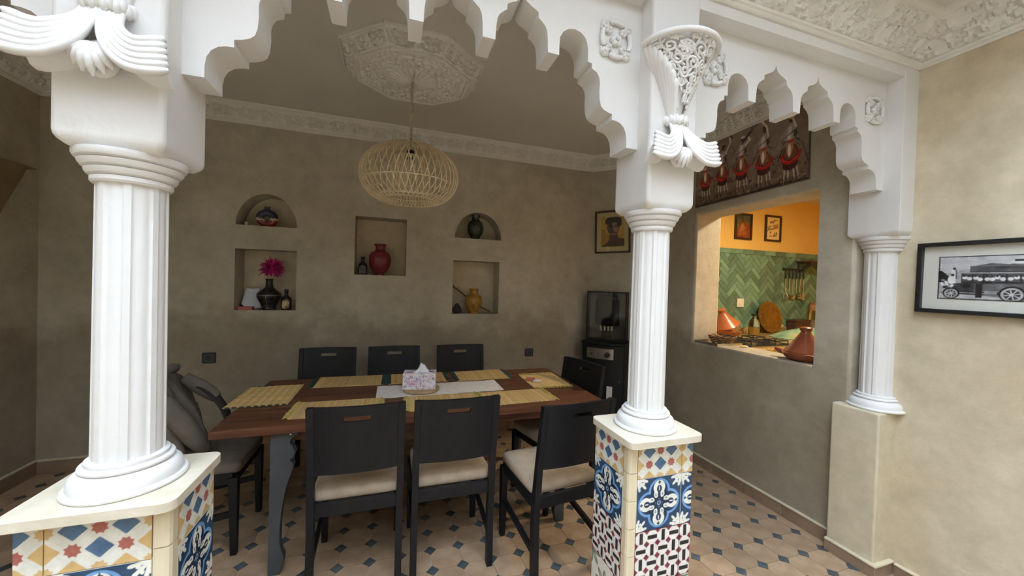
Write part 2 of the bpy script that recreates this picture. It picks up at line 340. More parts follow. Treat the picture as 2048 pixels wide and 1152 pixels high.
# ------------------------------------------------------------------ raster painter for flat prints and relief maps
class Ras:
    def __init__(s, W, H, n, bgc):
        s.W, s.H = W, H; s.nx = int(round(n)); s.ny = max(2, int(round(n * H / W)))
        s.X, s.Y = np.meshgrid(np.linspace(0, W, s.nx), np.linspace(0, H, s.ny)); s.px = W / (s.nx - 1)
        s.a = np.zeros((s.ny, s.nx, 3)); s.a[:] = bgc
    def put(s, m, c, al=1.0):
        m = np.clip(m, 0, 1)[..., None] * al; s.a = s.a * (1 - m) + np.array(c, float) * m; return s
    def sd(s, d, c, al=1.0, soft=1.0): return s.put(0.5 - d / (s.px * soft), c, al)
    def poly(s, pts, c, al=1.0):
        acc = np.zeros(s.X.shape)
        for ox, oy in ((-.25, -.25), (.25, -.25), (.25, .25), (-.25, .25)):
            x = s.X + ox * s.px; y = s.Y + oy * s.px; ins = np.zeros(x.shape, bool); n = len(pts)
            for i in range(n):
                (x0, y0), (x1, y1) = pts[i], pts[(i + 1) % n]
                if y0 == y1: continue
                cnd = ((y0 > y) != (y1 > y)) & (x < (x1 - x0) * (y - y0) / (y1 - y0) + x0); ins ^= cnd
            acc += ins
        return s.put(acc / 4, c, al)
    def ell(s, cx, cy, rx, ry, c, al=1.0, rot=0.0, soft=1.0):
        dx = s.X - cx; dy = s.Y - cy; cr, sr = math.cos(rot), math.sin(rot)
        x = (dx * cr + dy * sr) / rx; y = (-dx * sr + dy * cr) / ry
        return s.sd((np.hypot(x, y) - 1) * min(rx, ry), c, al, soft)
    def ring(s, cx, cy, r, w, c, al=1.0): return s.sd(np.abs(np.hypot(s.X - cx, s.Y - cy) - r) - w / 2, c, al)
    def line(s, pts, w, c, al=1.0):
        d = np.full(s.X.shape, 1e9)
        for (x0, y0), (x1, y1) in zip(pts, pts[1:]):
            vx, vy = x1 - x0, y1 - y0; L = vx * vx + vy * vy + 1e-12
            t = np.clip(((s.X - x0) * vx + (s.Y - y0) * vy) / L, 0, 1)
            d = np.minimum(d, np.hypot(s.X - x0 - t * vx, s.Y - y0 - t * vy))
        return s.sd(d - w / 2, c, al)
    def rect(s, x0, y0, x1, y1, c, al=1.0):
        return s.sd(np.maximum(np.maximum(x0 - s.X, s.X - x1), np.maximum(y0 - s.Y, s.Y - y1)), c, al)
    def noise(s, amp, cell, seed=0):
        r = np.random.default_rng(seed); n = np.zeros(s.X.shape)
        for o in range(3):
            c = cell / 2 ** o; gx = s.X / c; gy = s.Y / c; x0 = gx.astype(int); y0 = gy.astype(int); g = r.standard_normal((y0.max() + 2, x0.max() + 2))
            fx = gx - x0; fy = gy - y0; fx = fx * fx * (3 - 2 * fx); fy = fy * fy * (3 - 2 * fy)
            n += (g[y0, x0] * (1 - fx) * (1 - fy) + g[y0, x0 + 1] * fx * (1 - fy) + g[y0 + 1, x0] * (1 - fx) * fy + g[y0 + 1, x0 + 1] * fx * fy) / 1.6 ** o
        s.a = np.clip(s.a + (n * amp)[..., None], 0, 255); return s
    def gray(s): return s.a[..., 0] / 255
def spiral(cx, cy, r, turns, a0, d=1, n=26):
    return [(cx + r * (1 - 0.86 * t / n) * math.cos(a0 + d * turns * 2 * PI * t / n), cy + r * (1 - 0.86 * t / n) * math.sin(a0 + d * turns * 2 * PI * t / n)) for t in range(n + 1)]
def print_mesh(name, ras, w, h, th, material, crop=(0, 1, 0, 1)):
    """flat panel facing -Y, w x h, origin at its lower left, front at y=-th"""
    a = ras.a; ny, nx = a.shape[:2]
    i0, i1 = int(round(crop[0] * (nx - 1))), int(round(crop[1] * (nx - 1))); j0, j1 = int(round(crop[2] * (ny - 1))), int(round(crop[3] * (ny - 1)))
    a = a[j0:j1 + 1, i0:i1 + 1]; ny, nx = a.shape[:2]
    xs, zs = np.meshgrid(np.linspace(0, w, nx), np.linspace(0, h, ny))
    V = np.stack([xs.ravel(), np.full(xs.size, -th), zs.ravel()], 1)
    idx = np.arange(nx * ny).reshape(ny, nx)
    F = np.stack([idx[:-1, :-1], idx[:-1, 1:], idx[1:, 1:], idx[1:, :-1]], -1).reshape(-1, 4)
    b = nx * ny; V = np.vstack([V, [(0, 0, 0), (w, 0, 0), (w, 0, h), (0, 0, h)]])
    c = a / 255.0; c = np.where(c <= 0.04045, c / 12.92, ((c + 0.055) / 1.055) ** 2.4).reshape(-1, 3)
    edge = c[[idx[0, 0], idx[0, -1], idx[-1, -1], idx[-1, 0]]]
    cc = np.vstack([c, edge]); cc = np.hstack([cc, np.ones((len(cc), 1))])
    k = [idx[0, 0], idx[0, -1], idx[-1, -1], idx[-1, 0]]
    F = [tuple(int(q) for q in f) for f in F] + [(b, b + 1, int(k[1]), int(k[0])), (b + 1, b + 2, int(k[2]), int(k[1])), (b + 2, b + 3, int(k[3]), int(k[2])), (b + 3, b, int(k[0]), int(k[3])), (b + 3, b + 2, b + 1, b)]
    me = bpy.data.meshes.new(name); me.from_pydata([tuple(p) for p in V], [], F); me.materials.append(M[material])
    at = me.color_attributes.new('Col', 'FLOAT_COLOR', 'POINT'); at.data.foreach_set('color', cc.ravel().astype(np.float32)); me.update()
    return me

# ================================================================== the setting
XL, XR, YB = -2.44, 2.52, 3.60           # room: left wall, right wall, back wall
XP = 2.60                                 # patio right wall
YA0, YA1 = 1.273, 1.39                    # arch panel front and back
ZC = 2.89                                 # room ceiling
# ---- floor
fl = struct(MB().b2(-2.9, XR + 0.2, -3.1, 3.95, -0.12, -0.004).build('floor', 'floorgrout'))
PX, PY = 0.1572, 0.1500
hx, hy, ct = PX / 2 - 0.0011, PY / 2 - 0.0011, 0.033
octo = [(-hx + ct, -hy), (hx - ct, -hy), (hx, -hy + ct), (hx, hy - ct), (hx - ct, hy), (-hx + ct, hy), (-hx, hy - ct), (-hx, -hy + ct)]
oct_me = MB().prism(octo, lambda a, b: (a, b, 0.0), lambda a, b: (a, b, -0.010)).mesh('octagon_tile', 'octagon')
dd = ct - 0.0016
dot_me = MB().prism([(-dd, 0), (0, -dd), (dd, 0), (0, dd)], lambda a, b: (a, b, 0.0005), lambda a, b: (a, b, -0.010)).mesh('insert_tile', 'dot')
def seen(p):
    v = Vector(p) - Vector((0, 0, 1.5)); z = v.dot(fwd)
    if z < 0.2: return None
    x = 1024 + 735.8 * v.dot(r2) / z; y = 576 - 735.8 * v.dot(u2) / z
    return -60 < x < 2110 and 500 < y < 1215
octs, dots, hidden_dots, orest, drest = [], [], [], MB(), MB()
for i in range(-18, 16):
    for j in range(-11, 11):
        dx, dy = 0.237 + i * PX, 2.055 + j * PY
        if XL + 0.02 < dx < XP and dy < YB - 0.02:
            (dots if seen((dx, dy, 0)) else hidden_dots).append((dx, dy))
        ox, oy = dx + PX / 2, dy + PY / 2
        if XL - 0.03 < ox < XP and oy < YB + 0.05: octs.append((ox, oy))
vis = sorted([p for p in octs if seen((p[0], p[1], 0))], key=lambda p: p[0] ** 2 + p[1] ** 2)
for k, p in enumerate(vis[:300]): inst('octagon_tile', oct_me, fl, (p[0], p[1], 0), (0, 0, random.choice((0, PI))))
rest = vis[300:] + [p for p in octs if not seen((p[0], p[1], 0))]
for p in rest: orest.prism(octo, lambda a, b: (a + p[0], b + p[1], 0.0), lambda a, b: (a + p[0], b + p[1], -0.010))
o = orest.build('octagon_tiles_beyond', 'octagon', fl); o['kind'] = 'stuff'
dots = sorted(set(dots), key=lambda p: p[0] ** 2 + p[1] ** 2)
for p in dots[:300]: inst('insert_tile', dot_me, fl, (p[0], p[1], 0))
if dots[300:] + hidden_dots:
    for p in dots[300:] + hidden_dots: drest.prism([(-dd, 0), (0, -dd), (dd, 0), (0, dd)], lambda a, b: (a + p[0], b + p[1], 0.0005), lambda a, b: (a + p[0], b + p[1], -0.010))
    o = drest.build('insert_tiles_beyond', 'dot', fl); o['kind'] = 'stuff'
# ---- walls
def arch_hole(x0, x1, z0, z1, n=20):
    cx, rx = (x0 + x1) / 2, (x1 - x0) / 2
    return [(cx + rx * math.cos(PI * k / n), z0 + (z1 - z0) * math.sin(PI * k / n)) for k in range(n + 1)]
def rect_hole(x0, x1, z0, z1): return [(x0, z0), (x1, z0), (x1, z1), (x0, z1)]
NICHES = [arch_hole(-1.238, -0.790, 1.916, 2.187), rect_hole(-1.238, -0.787, 1.207, 1.719), rect_hole(-0.328, 0.120, 1.535, 2.064),
          arch_hole(0.569, 1.046, 1.928, 2.190), rect_hole(0.565, 1.034, 1.180, 1.707)]
wb = MB().prism([(XL - 0.15, -0.1), (XR + 0.28, -0.1), (XR + 0.28, 3.0), (XL - 0.15, 3.0)], lambda a, b: (a, YB, b), lambda a, b: (a, YB + 0.21, b), NICHES)
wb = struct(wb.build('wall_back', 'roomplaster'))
struct(MB().b2(XL - 0.15, XR + 0.28, YB + 0.21, YB + 0.3, -0.1, 3.0).build('niche_backing', 'plaster', wb))
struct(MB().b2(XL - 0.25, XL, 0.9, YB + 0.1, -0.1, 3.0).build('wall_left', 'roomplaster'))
# chamfered corner behind the heater
CH0, CH1 = (2.06, YB), (XR, 3.14)
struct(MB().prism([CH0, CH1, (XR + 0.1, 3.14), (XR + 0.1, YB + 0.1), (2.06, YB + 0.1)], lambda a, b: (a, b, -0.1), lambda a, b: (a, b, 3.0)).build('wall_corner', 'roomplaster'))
OPN = (1.60, 2.57, 1.035, 2.145)
wr = MB().prism([(1.40, -0.1), (YB, -0.1), (YB, 3.0), (1.40, 3.0)], lambda a, b: (XR, a, b), lambda a, b: (XR + 0.28, a, b), [rect_hole(*OPN)])
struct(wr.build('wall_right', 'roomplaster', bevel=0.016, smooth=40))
struct(MB().b2(XP, XP + 0.2, -3.1, 1.42, -0.1, 3.0).build('wall_patio_right', 'plaster'))
struct(MB().b2(-2.9, -2.7, -3.1, 0.95, -0.1, 3.0).build('wall_patio_left', 'plaster'))
struct(MB().b2(-2.9, XP + 0.2, -3.2, -3.0, -0.1, 3.0).build('wall_patio_rear', 'plaster'))
struct(MB().b2(XL - 0.25, XR + 0.28, YA1, YB + 0.2, ZC, ZC + 0.12).build('ceiling', 'ceilwhite'))
pc = MB().b2(-2.9, XP + 0.2, OPEN[3], YA1, PATIO_CEIL, PATIO_CEIL + 0.12)
pc.b2(-2.9, XP + 0.2, -3.2, OPEN[2], PATIO_CEIL, PATIO_CEIL + 0.12).b2(-2.9, OPEN[0], OPEN[2], OPEN[3], PATIO_CEIL, PATIO_CEIL + 0.12).b2(OPEN[1], XP + 0.2, OPEN[2], OPEN[3], PATIO_CEIL, PATIO_CEIL + 0.12)
struct(pc.build('ceiling_patio', 'ceilwhite'))
lw = MB(); x0, x1, y0, y1 = OPEN; za, zb_ = PATIO_CEIL + 0.12, PATIO_CEIL + 5.1
lw.b2(x0 - 0.2, x0, y0 - 0.2, y1 + 0.2, za, zb_).b2(x1, x1 + 0.2, y0 - 0.2, y1 + 0.2, za, zb_).b2(x0, x1, y0 - 0.2, y0, za, zb_).b2(x0, x1, y1, y1 + 0.2, za, zb_)
struct(lw.build('wall_added_light_well', 'white'))  # unseen shaft, added and made tall so sky light falls steeply
# ---- skirting: tiles along a line with a plaster bead on top
def skirting(name, p0, p1, nrm, h=0.078, th=0.014, piece=0.30):
    p0, p1 = Vector(p0), Vector(p1); d = p1 - p0; L = d.length; u = d / L; n = Vector(nrm)
    def pt(s, o, z): q = p0 + u * s + n * o; return (q.x, q.y, z)
    def bar(s0, s1, o0, o1, z0, z1): return ([pt(s0, o0, z0), pt(s1, o0, z0), pt(s1, o1, z0), pt(s0, o1, z0)], [pt(s0, o0, z1), pt(s1, o0, z1), pt(s1, o1, z1), pt(s0, o1, z1)])
    root = MB().hexa(*bar(0, L, -0.005, th + 0.004, h, h + 0.012)).build(name, 'pierplaster', bevel=0.004); struct(root)
    k = max(1, round(L / piece))
    for i in range(k): MB().hexa(*bar(L * i / k + 0.0015, L * (i + 1) / k - 0.0015, -0.005, th, 0, h)).build('skirting_tile', 'basetile', root, bevel=0.002)
    return root
skirting('baseboard_right', (XR, 1.46), (XR, 3.14), (-1, 0))
skirting('baseboard_back', (XL, YB), (2.06, YB), (0, -1), h=0.095)
skirting('baseboard_left', (XL, 1.4), (XL, YB), (1, 0), h=0.095)
skirting('baseboard_corner', CH0, CH1, (-0.7071, -0.7071))
skirting('baseboard_patio', (XP, -1.0), (XP, 1.205), (-1, 0), h=0.055)

# ---- arcade: scalloped lambrequin arches
K = (YA0) / 1.21
RAW = [(0, 2.028), (.050, 2.028), (.050, 2.060), (.054, 2.085), (.064, 2.104), (.080, 2.117), (.098, 2.122), (.116, 2.123), (.116, 2.144), (.134, 2.148), (.152, 2.155), (.164, 2.166), (.170, 2.185), (.173, 2.220), (.172, 2.250),
       (.176, 2.270), (.186, 2.286), (.207, 2.296), (.207, 2.314), (.225, 2.317), (.225, 2.362), (.230, 2.385), (.240, 2.403), (.258, 2.416), (.282, 2.421), (.306, 2.416), (.326, 2.402), (.338, 2.380), (.340, 2.350), (.340, 2.316), (.383, 2.316)]
OG = [(0.0, 2.316), (0.012, 2.365), (.03, 2.390), (.07, 2.405), (.13, 2.416), (.20, 2.426), (.205, 2.445), (.27, 2.453), (.36, 2.461), (.44, 2.472), (.48, 2.487), (.5, 2.503)]
def zz(z): return 1.5 + (z - 1.5) * K
def arch_line(x0, x1, nog):
    """underside of one arch from pier face x0 to pier face x1 with nog ogee lobes"""
    spring = [(u * K, zz(z)) for u, z in RAW]; S = spring[-1][0]; tooth = 0.043 * K
    w = (x1 - x0 - 2 * S - (nog - 1) * tooth) / nog
    pts = [(x0 + u, z) for u, z in spring]; x = x0 + S
    for k in range(nog):
        pts += [(x + t * w, zz(z)) for t, z in OG[1:]] + [(x + (1 - t) * w, zz(z)) for t, z in reversed(OG[:-1])]
        x += w + tooth
        if k < nog - 1: pts.append((x, zz(2.316)))
    pts = pts[:-1] + [(x1 - u, z) for u, z in reversed(spring)]
    return pts
CL, CM = (-0.797, -0.572), (0.931, 1.157)     # capital blocks: x ranges
CRX = 2.488                                   # side face of the engaged capital
ar = MB()
for x0, x1, n in ((XL, CL[0], 3), (CL[1], CM[0], 3), (CM[1], CRX, 2)):
    a = arch_line(x0, x1, n)
    ar.prism([(x1, 3.0), (x0, 3.0)] + a, lambda u, v: (u, YA0, v), lambda u, v: (u, YA1, v))
ar.b2(-2.72, XP, 1.20, YA0 + 0.001, 2.628, 3.0)
arc = struct(ar.build('wall_arcade', 'white', smooth=35))
# ---- plaster rosette plaques on the arcade
def rosette(x, z, s=1.0, rot=0.0):
    m = MB(); Y = YA0
    def P(u, v, o=0.0): return (x + u * s * 0.066, Y - o, z + v * s * 0.066)
    for q in range(4):
        a0 = PI / 2 * q - 0.50 + rot; a1 = PI / 2 * q + 0.50 + rot
        m.tube([P(0.95 * math.cos(a0 + (a1 - a0) * t / 8), 1.02 * math.sin(a0 + (a1 - a0) * t / 8), 0.010) for t in range(9)], [0.006] + [0.0095] * 7 + [0.006], 8)
        ca = PI / 2 * q + PI / 4 + rot
        for ring, (d, r) in enumerate(((0.95, 0.014), (0.62, 0.012))):
            cx, cz = 1.12 * d * math.cos(ca), 1.12 * d * math.sin(ca) * 1.05
            for k in range(5):
                a = 2 * PI * k / 5 + q; m.ball(P(cx + 0.13 * math.cos(a), cz + 0.13 * math.sin(a), 0.006), (r * 0.70, 0.012, r * 0.70), 8, 6)
            m.ball(P(cx, cz, 0.017), 0.006, 8, 6)
        m.tube([P(1.1 * math.cos(ca - 0.3), 1.1 * math.sin(ca - 0.3), 0.004), P(1.28 * math.cos(ca), 1.28 * math.sin(ca), 0.006), P(1.1 * math.cos(ca + 0.3), 1.1 * math.sin(ca + 0.3), 0.004)], 0.005, 5)
    for k in range(5):
        a = 2 * PI * k / 5 + 0.5; m.ball(P(0.2 * math.cos(a), 0.2 * math.sin(a), 0.007), (0.013, 0.014, 0.013), 8, 6)
    m.ball(P(0, 0, 0.022), 0.007, 8, 6)
    o = m.build('rosette_plaque', 'white', arc, smooth=60); o['label'] = 'moulded plaster rosette plaque'; return o
rosette(0.811, 2.462); rosette(1.308, 2.458, 1.0, 0.2); rosette(2.385, 2.462, 0.95)

# ---- columns
def star8(r, cx, cy, s, c):
    r.poly([(cx + (s if k % 2 == 0 else s * 0.72) * math.cos(PI * k / 8 + PI / 8), cy + (s if k % 2 == 0 else s * 0.72) * math.sin(PI * k / 8 + PI / 8)) for k in range(16)], c)
def tile_star():
    r = Ras(4, 4, 121, (222, 222, 214)); W_ = (226, 226, 220)
    for i in range(-2, 3):
        for j in range(-2, 3):
            x, y = 2 + i, 2 + j; yel = abs(i) == 2 or abs(j) == 2
            if (i + j) % 2 == 0: star8(r, x, y, 0.36, (203, 172, 122) if yel else (168, 98, 88))
            else: r.poly([(x - .56, y), (x, y - .53), (x + .56, y), (x, y + .53)], (205, 173, 118) if yel else (82, 112, 146))
    return r.noise(5, 0.5, 1)
def tile_blue():
    nv, lb, wh = (40, 68, 98), (110, 156, 204), (226, 226, 216); r = Ras(2, 2, 141, nv); r.X -= 1; r.Y -= 1
    q = lambda R: np.minimum.reduce([np.hypot(r.X - a, r.Y - b) - R for a, b in ((.46, 0), (-.46, 0), (0, .46), (0, -.46))])
    for a, b in ((1, 1), (-1, 1), (1, -1), (-1, -1)):       # corner leaves
        for t in (-0.55, 0, 0.55):
            an = math.atan2(-b, -a) + t; L = 0.46 if t == 0 else 0.40
            r.line([(a, b), (a + L * math.cos(an), b + L * math.sin(an))], 0.10, wh)
            r.ell(a + L * math.cos(an), b + L * math.sin(an), 0.09, 0.05, wh, rot=an)
            r.ell(a + L * 0.7 * math.cos(an + .2), b + L * 0.7 * math.sin(an + .2), 0.07, 0.05, wh, rot=an + 0.8)
    r.sd(q(0.51), nv); r.sd(np.abs(q(0.475)) - 0.012, (62, 108, 168)); r.sd(np.abs(q(0.435)) - 0.045, lb); r.sd(q(0.37), (26, 48, 78))
    for k in range(4):
        c, s_ = math.cos(PI / 2 * k), math.sin(PI / 2 * k); R = lambda u, v: (u * c - v * s_, u * s_ + v * c)
        r.ell(*R(0.60, 0), 0.275, 0.265, wh, rot=PI / 2 * k)
        r.ell(*R(0.545, 0), 0.135, 0.115, (26, 48, 78), rot=PI / 2 * k); r.line([R(0.20, 0), R(0.50, 0)], 0.11, (26, 48, 78)); r.line([R(0.50, 0), R(0.62, 0)], 0.045, wh)
        r.poly([R(.70, 0), R(.765, -.028), R(.80, -.085), R(.83, -.025), R(.90, 0), R(.83, .025), R(.80, .085), R(.765, .028)], nv)
        for sg in (-1, 1):
            r.line([R(*p) for p in [(0.42, sg * 0.19), (0.33, sg * 0.21), (0.25, sg * 0.18), (0.235, sg * 0.11), (0.29, sg * 0.085), (0.33, sg * .12)]], 0.062, wh)
    r.rect(-.022, -.16, .022, .16, wh); r.rect(-.16, -.022, .16, .022, wh); r.ell(0, 0, .05, .05, nv)
    for k in range(4): r.ell(0.11 * math.cos(PI / 2 * k), 0.11 * math.sin(PI / 2 * k), .035, .035, nv)
    r.X += 1; r.Y += 1
    return r.noise(5, 0.4, 2)
def tile_bars():
    r = Ras(4, 4, 121, (228, 226, 220)); bk, rd, gl = (38, 34, 40), (122, 44, 58), (150, 140, 136)
    for i in range(-1, 5):
        for j in range(-1, 5):
            x, y = i + .5, j + .5
            if (i + j) % 2 == 0: r.rect(x - .43, y - .155, x + .43, y + .155, bk)
            else: r.rect(x - .155, y - .43, x + .155, y + .43, bk)
    for i in range(0, 5):
        for j in range(0, 5): r.poly([(i - .25, j), (i, j - .25), (i + .25, j), (i, j + .25)], rd)
    for i in range(-1, 5):
        for j in range(-1, 5):
            x, y = i + .5, j + .5
            for a, b in ((1, 1), (1, -1), (-1, 1), (-1, -1)): r.line([(x + a * .5, y + b * .22), (x + a * .22, y + b * .5)], 0.025, gl, 0.6)
    return r.noise(4, 0.5, 3)
def tile_leaf():
    r = Ras(2, 2, 81, (226, 224, 214)); g = (78, 104, 82)
    for cx, cy in ((0, 2), (2, 0), (1, 1)):
        for k in range(8):
            a = 2 * PI * k / 8; r.ell(cx + .36 * math.cos(a), cy + .36 * math.sin(a), .30, .10, g, rot=a); r.ell(cx + .36 * math.cos(a), cy + .36 * math.sin(a), .2, .03, (226, 224, 214), rot=a)
        r.ell(cx, cy, .10, .10, (150, 60, 64))
    for cx, cy in ((0, 0), (2, 2)):
        r.ell(cx, cy, .42, .42, (150, 60, 64)); r.ell(cx, cy, .30, .30, (226, 224, 214)); r.ell(cx, cy, .18, .18, (64, 58, 62))
    return r.noise(4, 0.4, 4)
RT = dict(star=tile_star(), blue=tile_blue(), bars=tile_bars(), leaf=tile_leaf())
ROWS = [('star', 0.752, 0.884, (0.0, 0.64)), ('blue', 0.542, 0.749, (0, 1)), ('bars', 0.332, 0.539, (0, 1)), ('leaf', 0.122, 0.329, (0, 1)), ('star', 0.0, 0.119, (0.4, 1))]
TM = {}
def tmesh(kind, w, h, cx, cz):
    key = (kind, round(w, 3), round(h, 3), cx, cz)
    if key not in TM: TM[key] = print_mesh('tile', RT[kind], w, h, 0.006, 'tileprint', (*cx, *cz))
    return TM[key]
FLUTE = []
for k in range(8):
    b0 = 2 * PI * k / 8
    for t, rr in ((0.0, 0.955), (0.06, 1.0), (0.30, 1.0), (0.36, 0.955), (0.40, 0.938), (0.52, 0.945), (0.64, 0.960), (0.78, 0.960), (0.90, 0.945), (0.97, 0.938)): FLUTE.append((b0 + t * PI / 4, rr))
def shaft(cx, cy, r, z0, z1, name, parent):
    m = MB(); n = len(FLUTE); vs = []
    for k in range(9):
        z = z0 + (z1 - z0) * k / 8; tp = 1.0 - 0.03 * k / 8
        vs += [(cx + r * tp * q * math.cos(a + 0.2), cy + r * tp * q * math.sin(a + 0.2), z) for a, q in FLUTE]
    fs = [(k * n + i, k * n + (i + 1) % n, (k + 1) * n + (i + 1) % n, (k + 1) * n + i) for k in range(8) for i in range(n)]
    m.add(vs, fs); return m.build(name, 'white', parent, smooth=50)
BASE = [(0.0, 0.0), (0.122, 0.0), (0.127, 0.004), (0.128, 0.009), (0.125, 0.014), (0.117, 0.016), (0.117, 0.020), (0.1165, 0.030), (0.112, 0.042), (0.103, 0.051), (0.094, 0.055), (0.092, 0.057), (0.097, 0.059), (0.098, 0.064), (0.096, 0.068), (0.088, 0.070), (0.086, 0.071), (0.087, 0.074), (0.086, 0.080), (0.079, 0.083), (0.0, 0.083)]
NECK = [(0.0, -0.076), (0.079, -0.076), (0.083, -0.070), (0.083, -0.060), (0.079, -0.058), (0.088, -0.054), (0.093, -0.046), (0.094, -0.040), (0.089, -0.038), (0.099, -0.034), (0.105, -0.024), (0.106, -0.020), (0.101, -0.018), (0.111, -0.014), (0.115, -0.006), (0.115, 0.004), (0.0, 0.006)]
def rrect(x0, x1, y0, y1, r, n=5):
    out = []
    for cx, cy, a in ((x1 - r, y1 - r, 0), (x0 + r, y1 - r, PI / 2), (x0 + r, y0 + r, PI), (x1 - r, y0 + r, 3 * PI / 2)):
        out += [(cx + r * math.cos(a + PI / 2 * k / n), cy + r * math.sin(a + PI / 2 * k / n)) for k in range(n + 1)]
    return out
def capital(x0, x1, y0, y1, name, parent, z0=1.808, half=False):
    """block with a rounded cushion bottom, running up to the beam"""
    m = MB(); R = 0.034; prof = [(R, 0.0)] + [(R - R * math.sin(PI / 2 * k / 5), R - R * math.cos(PI / 2 * k / 5)) for k in range(1, 6)] + [(0, 2.95 - z0)]
    loops = []
    for ins, z in prof:
        loops.append([(x0 + ins, y0 + ins, z0 + z), (x1 - (0 if half else ins), y0 + ins, z0 + z), (x1 - (0 if half else ins), y1 - ins, z0 + z), (x0 + ins, y1 - ins, z0 + z)])
    vs = [p for l in loops for p in l]; fs = [(3, 2, 1, 0)]
    for k in range(len(loops) - 1):
        for i in range(4): j = (i + 1) % 4; fs.append((4 * k + i, 4 * k + j, 4 * k + 4 + j, 4 * k + 4 + i))
    m.add(vs, fs); return m.build(name, 'white', parent, bevel=0.012, smooth=30, seg=3)
def horn_ornament(xc, yf, parent):
    """cornucopia in relief: pierced horn above, rope band, two ribbed scrolls and a palmette below"""
    Z0, Z1 = 2.148, 2.425
    rad = lambda t: 0.036 + 0.114 * (t ** 1.35)
    def P(phi, t, o=0.0):
        r = rad(t) + o; return (xc - r * math.cos(phi), yf - max(0.0, r * math.sin(phi)) * 0.92 + 0.002, Z0 + (Z1 - Z0) * t)
    o = MB().grid(lambda u, v: P(PI * u, v, -0.016), 28, 12).build('horn_core', 'white', parent, smooth=60)
    m = MB()
    for k in range(8):
        ph = 0.02 + 0.125 * k; te = 1.0 - 0.028 * k - 0.006 * k * k
        m.tube([P(ph, te * q / 12, -0.004) for q in range(13)], [0.007 + 0.010 * q / 12 for q in range(12)] + [0.008], 8)
    for k in range(3): m.tube([P(PI - 0.05 - 0.10 * k, q / 12, -0.002) for q in range(13)], 0.0075, 6)
    m.build('horn_flutes', 'white', parent, smooth=70)
    m = MB()
    def Q(u, v): # u across 0..1, v 0..1 up the pierced field, which tapers to the band
        a = 0.10 + 1.05 * max(0.0, 1 - v) ** 1.1; return P(a + u * (2.95 - a), 0.16 + 0.82 * v, -0.004)
    for cx, cy, r_ in ((.07, .93, .055), (.19, .88, .085), (.35, .84, .12), (.54, .83, .11), (.70, .87, .09), (.85, .84, .10), (.95, .92, .05), (.27, .97, .03), (.45, .97, .03), (.62, .97, .03), (.10, .78, .06), (.23, .70, .09), (.44, .64, .10), (.64, .66, .09), (.82, .64, .09), (.12, .60, .06), (.30, .52, .09), (.52, .46, .09), (.72, .48, .08), (.88, .50, .06), (.22, .38, .07), (.42, .32, .08), (.62, .30, .07), (.80, .34, .07), (.35, .17, .07), (.60, .15, .07), (.80, .16, .06)):
        d = 1 if (cx * 7 + cy * 3) % 1 > .5 else -1
        m.tube([Q(cx + (x - cx) * 1.0, y) for x, y in spiral(cx, cy, r_, 1.6, cx * 9, d, 22)], 0.0052, 5)
        for q in range(4):
            a = q * PI / 2 + cx * 5; m.tube([Q(cx + r_ * .9 * math.cos(a), cy + r_ * .9 * math.sin(a)), Q(cx + r_ * 1.7 * math.cos(a + .5), max(0, min(1, cy + r_ * 1.7 * math.sin(a + .5))))], 0.0042, 5)
    for q in range(8):
        a = 2 * PI * q / 8; m.tube([Q(.35, .84), Q(.35 + .085 * math.cos(a), .84 + .085 * math.sin(a))], [0.004, 0.008], 5)
    m.tube([Q(0.02, v / 12) for v in range(13)], 0.006, 5); m.tube([Q(0.98, v / 12) for v in range(13)], 0.006, 5)
    m.build('pierced_scrollwork', 'white', parent, smooth=70)
    m = MB().tube([P(PI * q / 28, 1.0, 0.006) for q in range(29)], 0.011, 8); m.build('horn_rim', 'white', parent, smooth=70)
    m = MB()
    for q in range(15):
        ph = PI * q / 14; c = P(ph, 0, 0.012); m.ball((c[0], c[1], Z0 - 0.004 + 0.006 * (q % 2)), (0.010, 0.012, 0.019), 8, 6)
    m.build('rope_band', 'white', parent, smooth=60)
    for sg in (-1, 1):
        m = MB(); n = 6
        for k in range(n):
            f = k / (n - 1); xs = 0.004 + 0.034 * f; D = 0.172 - 0.080 * f; Wd = 0.158 - 0.014 * f; path = []; rr = []
            for q in range(17):
                t = q / 16; c = 1 - math.cos(t * PI / 2)
                path.append((xc + sg * (xs + (Wd - xs) * c ** 1.05), yf - 0.036 - 0.050 * math.sin(t * PI * 0.62) + 0.012 * f, Z0 - 0.014 - D * math.sin(t * PI / 2) ** 0.85 + 0.030 * max(0, t - 0.62) ** 1.5 * 4)); rr.append((0.0065 + 0.0065 * t) * (1 if q < 15 else (0.85 if q == 15 else 0.45)))
            m.tube(path, rr, 6)
        m.build('ribbed_scroll', 'white', parent, smooth=70)
        m = MB().sheet(lambda u, v: ((xc + sg * (0.006 + (0.128) * (1 - math.cos(u * PI / 2))), yf - 0.010 - 0.050 * math.sin(u * PI * .62) * v, Z0 - 0.014 - (0.165 - 0.06 * v) * math.sin(u * PI / 2) ** .85 + 0.02 * max(0, u - .62)), (0, -1, 0.2)), 14, 6, 0.02)
        m.build('scroll_body', 'white', parent, smooth=60)
    m = MB()
    for k in range(7):
        a = (k - 3) * 0.30; L = 0.062 - 0.004 * abs(k - 3)
        p0 = (xc + 0.010 * math.sin(a), yf - 0.052, Z0 - 0.110)
        m.tube([(p0[0] + L * t * math.sin(a) * 1.0, p0[1] - 0.012 * math.sin(PI * t), p0[2] - L * 1.25 * t * math.cos(a)) for t in (0, .25, .5, .75, 1)], [0.005, 0.009, 0.012, 0.010, 0.003], 6)
    m.ball((xc, yf - 0.03, Z0 - 0.135), (0.036, 0.022, 0.045), 12, 8); m.build('palmette', 'white', parent, smooth=70)
